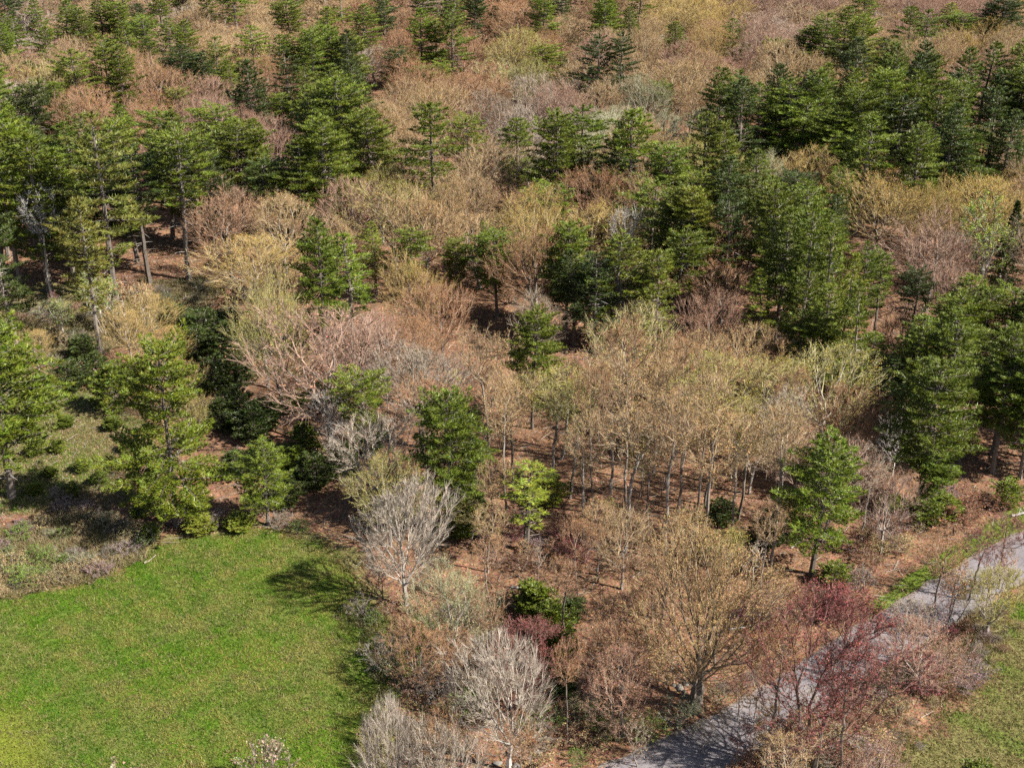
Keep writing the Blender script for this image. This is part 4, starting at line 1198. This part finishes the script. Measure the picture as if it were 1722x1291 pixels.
p0 = np.stack([x, y, gz(x, y) + .05], 1); p1 = p0 + np.stack([np.cos(a) * L, np.sin(a) * L, rg.uniform(-.02, .35, n)], 1)
cc = np.concatenate([np.tile([[.34, .30, .25]], (n, 1)) * rg.uniform(.4, 1.4, (n, 1)), np.ones((n, 1))], 1)
prisms(g, p0, p1, np.full(n, .03), np.full(n, .012), 0, cc, 3)
stuff('leaf_litter', g, [M_GRASS], 'brown fallen leaves and sticks on the woodland floor')

# ------------------------------------------------------------------ fallen logs and stones
M_LOG, nt, out = new_mat('weathered_wood')
tc = N(nt, 'ShaderNodeTexCoord').outputs['Object']
nf = noise(nt, tc, 6.0, 4, 0.7).outputs[0]
oi = N(nt, 'ShaderNodeObjectInfo')
surface(nt, out, mixrgb(nt, 1.0, ramp(nt, nf, [(0.3, 0.5), (0.7, 1.15)]), oi.outputs['Color'], 'MULTIPLY'), .85, .15)
M_STONE, nt, out = new_mat('field_stone')
tc = N(nt, 'ShaderNodeTexCoord').outputs['Object']
nf = noise(nt, tc, 4.0, 5, 0.7).outputs[0]
surface(nt, out, ramp(nt, nf, [(0.3, (.10, .09, .075)), (0.55, (.20, .18, .155)), (0.75, (.30, .28, .25))]), .9, .15)
LOGS = [  # end to end in the photograph, thickness, label, colour
 ((336,482),(368,466),.22,'pale log lying on brown leaves at the foot of the left pine grove',(.62,.50,.38)),
 ((303,506),(318,501),.2,'short pale log in the brown glade below the left pine grove',(.6,.5,.4)),
 ((98,655),(132,636),.22,'long pale fallen trunk between young pines in the left clearing',(.5,.42,.32)),
 ((118,520),(146,510),.2,'light fallen log in the dry brush left of the thin birches',(.62,.52,.4)),
 ((243,948),(262,936),.16,'curved white branch lying at the top edge of the green meadow',(.5,.42,.3)),
 ((1190,935),(1255,928),.18,'grey fallen log behind the wide olive oak by the road',(.5,.46,.4)),
 ((1255,1036),(1300,1031),.18,'white fallen trunk lying right behind the wide olive oak',(.68,.64,.56)),
 ((1225,1058),(1285,1048),.16,'long pale branch lying right of the wide olive oak trunk',(.6,.56,.48)),
 ((1690,550),(1735,547),.3,'bleached log in the gap among pines near the right edge',(.75,.68,.6)),
 ((1700,868),(1735,862),.25,'pale log at the far bend of the road by the right edge',(.6,.55,.5)),
 ((861,988),(880,990),.2,'pale log on the leaves just above the green juniper clump',(.7,.66,.6)),
 ((855,1015),(905,1045),.12,'thin grey log leaning beside the green juniper clump',(.45,.42,.38)),
 ((150,478),(182,457),.28,'big white broken branch at the foot of the yellowish tall pine',(.75,.7,.6)),
 ((1330,922),(1352,900),.14,'white broken branch under the two-tiered pine near the road',(.7,.66,.6)),
]
for (a, b, th, lab, colr) in LOGS:
    th *= .62; colr = tuple(v * .62 for v in colr)
    p0 = np.array([*ground_at(*a), 0.0]); p1 = np.array([*ground_at(*b), 0.0])
    p0[2] = gz(p0[0], p0[1]) + th * .8; p1[2] = gz(p1[0], p1[1]) + th * .8 + .15
    g = Geo(); f = np.linspace(0, 1, 8)[:, None]
    side = norm(np.cross(p1 - p0, [0, 0, 1.0])) * np.linalg.norm(p1 - p0)
    C = p0 + (p1 - p0) * f + side * (0.06 * np.sin(f * 3.1)) + np.random.default_rng(int(a[0])).normal(size=(8, 3)) * .03
    C = C - p0
    r = np.linspace(th, th * .45, 8)
    prisms(g, C[:-1], C[1:], r[:-1], r[1:], 0, (1, 1, 1, 1), 7)
    for j in (2, 4, 5):
        e = C[j] + np.array([random.uniform(-.5, .5), random.uniform(-.5, .5), random.uniform(.2, .9)])
        prisms(g, [C[j]], [e], [th * .3], [th * .1], 0, (1, 1, 1, 1), 4)
    o = bpy.data.objects.new('fallen_log', g.mesh('fallen_log', [M_LOG], True)); COL.objects.link(o)
    o.location = p0; o.color = (*colr, 1)
    o['category'] = 'log'; o['label'] = lab; o['group'] = 'fallen logs'
import bmesh
STONES = [(1143,1158,.42,'largest pale field stone left of the wide olive oak trunk'),(1153,1150,.32,'rounded grey stone just behind the largest pale field stone'),(1133,1152,.26,'small pale stone at the far end of the stone pile left of the oak trunk'),
          (1150,1163,.22,'small stone between the largest field stone and the oak trunk'),(838,1284,.5,'white stone at the foot of the bleached tree at the bottom'),(870,1288,.45,'white stone in the grass right of the bleached tree trunk at the bottom'),
          (1022,1238,.4,'pale stone at the foot of the twin-stemmed pink maple'),(1048,1236,.45,'white stone right of the twin-stemmed pink maple trunk'),(1532,1012,.5,'pale boulder on the far edge of the road'),(1592,965,.45,'pale boulder where the far road edge meets green grass'),
          (90,922,.6,'grey boulder among dry weeds beside the meadow'),(70,925,.45,'small grey boulder in the brush at the left meadow edge'),(865,1289,.3,'smallest white stone near the bleached tree at the bottom')]
for i, (px, py, s, lab) in enumerate(STONES):
    s *= .75 if i > 3 else 1
    bm = bmesh.new(); bmesh.ops.create_icosphere(bm, subdivisions=2, radius=1.0)
    r_ = random.Random(i)
    k1 = [r_.uniform(1.5, 3) for _ in range(4)]
    for v in bm.verts:
        f = 1 + .18 * math.sin(v.co.x * k1[0] + i) + .15 * math.sin(v.co.y * k1[1] * 1.4 + v.co.z * k1[2])
        v.co = Vector((v.co.x * s * f, v.co.y * s * .75 * f, max(-.3, v.co.z) * s * .6 * f))
    me = bpy.data.meshes.new('field_stone'); bm.to_mesh(me); bm.free(); me.materials.append(M_STONE)
    o = bpy.data.objects.new('field_stone', me); COL.objects.link(o)
    x, y = ground_at(px, py); o.location = (x, y, float(gz(x, y)) + s * .1); o.rotation_euler.z = r_.uniform(0, 3)
    o['category'] = 'stone'; o['label'] = lab; o['group'] = 'field stones'
for (px, py, h, w, form) in SNAGS:
    small(form, px, py, h, w, (.4, .37, .33), 1.0, ('dead_tree', 'dead tree'), 'white')

# ------------------------------------------------------------------ the rest of the wood as one mass (beyond the trees placed singly)
if extra:
    g = Geo()
    low = {}
    for (fm, x, y, h, w, col, bark) in extra:
        base = 'far' + str(sum(map(ord, fm)) % 4)
        if base not in low:
            t_, c_ = broadleaf(700 + len(low), H=14, W=10.5, crown_base=0.32, n=230, bf=0.4, leader=0.25, bud=2.2, budsize=0.26, twigs=6, twig_len=1.3, twig_w=.06)
            q_ = Geo(); q_.merge(t_); q_.merge(c_)
            low[base] = q_
        # the wood's own colour goes into the vertex tint
        g.merge(low[base], (x, y, float(gz(x, y))), random.uniform(0, 6.28), (w / 10.5, w / 10.5, h / 14), (*col, bark))
    o = stuff('distant_woodland', g, TREE_MATS, 'budding broadleaved trees of the far woodland seen as one mass')
    o.color = (1, 1, 1, 1)

# ------------------------------------------------------------------ labels: what each plant looks like and what it stands beside
SHADE = dict(mid='mid-green', light='pale green', dark='dark green', yellow='yellowish', fresh='bright green')
FORM = dict(pine_cone='pointed', pine_broad='broad-crowned', pine_flat='round-topped', pine_gap='gappy-crowned', pine_thin='thin-crowned', pine_layer='layered',
            pine_high='high-crowned', spruce='narrow conical', big_pine='two-tiered', young_pine='bushy', young_pine_b='rounded', juniper='dense', pine_sparse='nearly bare')
TONEW = dict(olive='olive-budded', tan='tan-budded', rust='rust-brown', grey='grey', red='red-budded', pink='pinkish', lime='lime-leaved', pale='pale green-grey', orange='golden-tan',
             white='bleached white', straw='straw-coloured', mauve='mauve-grey', leaf='green-leaved', russet='russet', crimson='crimson', greygreen='grey-green', greybrown='grey-brown')
LAND = [  # photograph x, crown top, phrase used by its neighbours, its own label
 (895,512,'the lone pine amid the oaks','lone pointed pine standing free amid the budding oaks in mid wood'),
 (297,567,'the big two-tiered pine','big two-tiered pine standing at the top edge of the green meadow'),
 (20,533,'the broad pine at the left frame','broad mid-green pine cut by the left frame beside the grassy clearing'),
 (683,790,'the silvery meadow-edge tree','silvery bare spreading tree at the corner of the meadow, trunk in full view'),
 (855,1066,'the bleached bare tree at the bottom','bleached white bare tree with round crown at the bottom centre of the wood'),
 (664,1172,'the grey tree in the bottom meadow corner','grey bare tree rising from the bottom edge beside the meadow'),
 (1172,895,'the wide olive oak by the road','wide tan-olive oak with forked trunk standing beside the pale road'),
 (1355,980,'the red maple over the road','large red-budded maple whose crown hangs over the pale road'),
 (1365,724,'the gappy pine below the fan oak','gappy two-lobed pine between the fan-shaped oak and the road'),
 (556,500,'the sprawling pinkish tree','sprawling pinkish-grey bare tree with long pale limbs above the big two-tiered pine'),
 (1375,578,'the fan-shaped oak','fan-shaped olive oak with many pale limbs beside the right-hand pines'),
 (195,186,'the yellowish grove pine','tall yellowish pine at the front of the left grove above the birches'),
 (318,216,'the end pine of the left grove','tall high-crowned pine with bare trunk ending the left grove'),
 (548,362,'the paired pines in mid wood','darker one of the paired pines above the sprawling pinkish tree'),
 (730,168,'the waisted pine at centre back','waisted pine with an open gap in its crown, at centre back'),
 (930,180,'the twin broad pines at centre back','nearer broad pine of the twin broad pines at centre back'),
 (1055,178,'the narrow-topped pine right of the twins','narrow-topped gappy pine just right of the twin broad pines'),
 (578,124,'the great pine of the upper wood','great broad pine, largest of the tight clump in the upper wood'),
 (1312,26,'the white bare tree in the far wood','small white bare tree with rounded crown in the far wood'),
 (1017,-12,'the tall layered pine at the top frame','tall layered pine cut by the top frame above the dark far pair'),
 (832,10,'the dark conical spruce','dark narrow conical spruce standing alone in the far rusty wood'),
 (318,76,'the dark broad far pine','dark broad pine, widest of the row in the far upper left wood'),
 (22,38,'the layered pine in the top left corner','layered pine close to the top left corner of the wood'),
 (208,0,'the round-topped pine at the upper left','round-topped pine ending the far corner row at upper left'),
 (432,42,'the bright layered far pine','bright green layered pine starting the far row at upper left centre'),
 (762,5,'the bright layered pine by the spruce','bright layered pine left of the dark conical spruce'),
 (1240,124,'the dark slender grove pine','dark slender gappy pine at the left end of the right grove'),
 (1390,180,'the broad pine in the right grove','broad mid-green pine in the middle of the big right grove'),
 (1495,160,'the dark broad grove pine','dark broad-crowned pine in the right half of the big grove'),
 (1708,105,'the grove pine at the right frame','broad pine at the right frame ending the big grove'),
 (1684,335,'the dark column spruce','dark column-like spruce beside the lime-leaved birch'),
 (1436,20,'the pale broad far pine','pale broad pine in the far clump behind the big right grove'),
 (1675,-14,'the dark pine in the top right corner','dark broad pine near the top right corner'),
 (1330,440,'the spur pine behind the fan oak','broad pine of the spur running down to the fan-shaped oak'),
 (1303,345,'the pointed pine at the spur head','pointed pine at the head of the spur below the big right grove'),
 (1590,490,'the dense pine above the road','dense broad pine at the back of the stand above the road'),
 (1545,600,'the largest pine above the road','largest broad pine in front of the stand above the road'),
 (452,737,'the small pine at the meadow corner','layered small pine just right of the big two-tiered pine'),
 (757,652,'the tall pine behind the silvery tree','tall broad mid-green pine behind the silvery meadow-edge tree'),
 (432,385,'the golden oak by the left grove','golden-tan round oak beside the end pine of the left grove'),
 (1212,430,'the rust-brown domed oak','rust-brown domed tree between the pine spur and the mid wood'),
 (836,385,'the round-topped mid-wood pine','round-topped pine in mid wood left of the broad one'),
 (1137,305,'the broad pine before the right grove','broad pine left of the spur, in front of the right grove'),
 (1640,318,'the lime-leaved birch','lime-leaved birch with white stems beside the dark column spruce'),
]
ORD = ['nearest', 'second nearest', 'third nearest', 'fourth nearest', 'fifth nearest', 'sixth nearest', 'seventh nearest', 'eighth nearest', 'ninth nearest', 'tenth nearest', 'eleventh nearest', 'twelfth nearest', 'thirteenth nearest', 'fourteenth nearest', 'fifteenth nearest', 'sixteenth nearest']
GROUPS = {'budding_tree': 'yellowish budding trees of the wood', 'pine_tree': 'pines rising out of the budding wood', 'oak_tree': 'budding oaks of the wood', 'maple_tree': 'rust and red maples of the wood', 'bare_tree': 'bare grey trees of the wood',
          'sapling': 'slim saplings under the wood', 'birch_tree': 'thin white-stemmed birches', 'shrub': 'shrubs along the openings', 'young_pine': 'young pines in the clearing and shade',
          'juniper_bush': 'dense juniper bushes', 'dead_tree': 'bleached dead trees'}
# landmark trees: found again by where they were placed
marks = []
first = {}
for t, row in zip(things[:len(PINES)] + [q for q in things[len(PINES):] if 'tree_row' in q], PINES + TREES):
    first[(row[0], row[1])] = t
for (px, yt, phrase, own) in LAND:
    t = first[(px, yt)]
    t['own'] = own
    marks.append((t, phrase, *project(t['x'], t['y'], 0), *project(t['x'], t['y'], t['h'] * .8)))
MK = np.array([[m[2], m[3], m[4], m[5]] for m in marks])
sets = {}
NOUN = {'budding_tree': 'budding tree', 'pine_tree': 'pine', 'oak_tree': 'oak', 'maple_tree': 'maple', 'bare_tree': 'bare tree', 'sapling': 'sapling', 'birch_tree': 'birch', 'shrub': 'shrub', 'young_pine': 'young pine',
        'juniper_bush': 'juniper', 'dead_tree': 'dead tree'}
for t in things:
    o = t['o']; k = t['kind'][0]
    o['group'] = GROUPS[k]
    if 'own' in t:
        o['label'] = t['own']; continue
    cx, cy = project(t['x'], t['y'], t['h'] * .7)
    best = None
    dd = np.hypot(MK[:, 2] - cx, (MK[:, 3] - cy) * 1.25)
    i = int(np.argmin(dd)); mt = marks[i][0]
    dx, dy = cx - MK[i, 2], (cy - MK[i, 3]) * 1.35
    way = ('right of' if dx > 0 else 'left of') if abs(dx) > abs(dy) else ('in front of' if dy > 0 else 'behind')
    if k in ('pine_tree', 'young_pine', 'juniper_bush'):
        look = '%s %s %s' % (SHADE[t['tone']], FORM[t['proto'].replace('_ii', '')], NOUN[k])
    else:
        w_ = TONEW[t['tone']]
        look = '%s %s' % (w_, NOUN[k] if not (k == 'bare_tree' and 'grey' not in w_ and t['tone'] in ('tan', 'olive', 'rust', 'orange')) else 'thin-budded tree')
    sets.setdefault((look, way, marks[i][1]), []).append((float(dd[i]), t))
for (look, way, phrase), lst in sets.items():
    lst.sort(key=lambda q: q[0])
    for n_, (_, t) in enumerate(lst):
        if len(lst) == 1:
            lab = 'only %s just %s %s' % (look, way, phrase)
        elif n_ < 16:
            lab = '%s, %s %s %s' % (look, ORD[n_], way, phrase)
        else:
            lab = '%s, past the sixteenth %s %s' % (look, way, phrase)
        w_ = lab.split()
        t['o']['label'] = lab if len(w_) <= 16 else ' '.join(w_[:16])
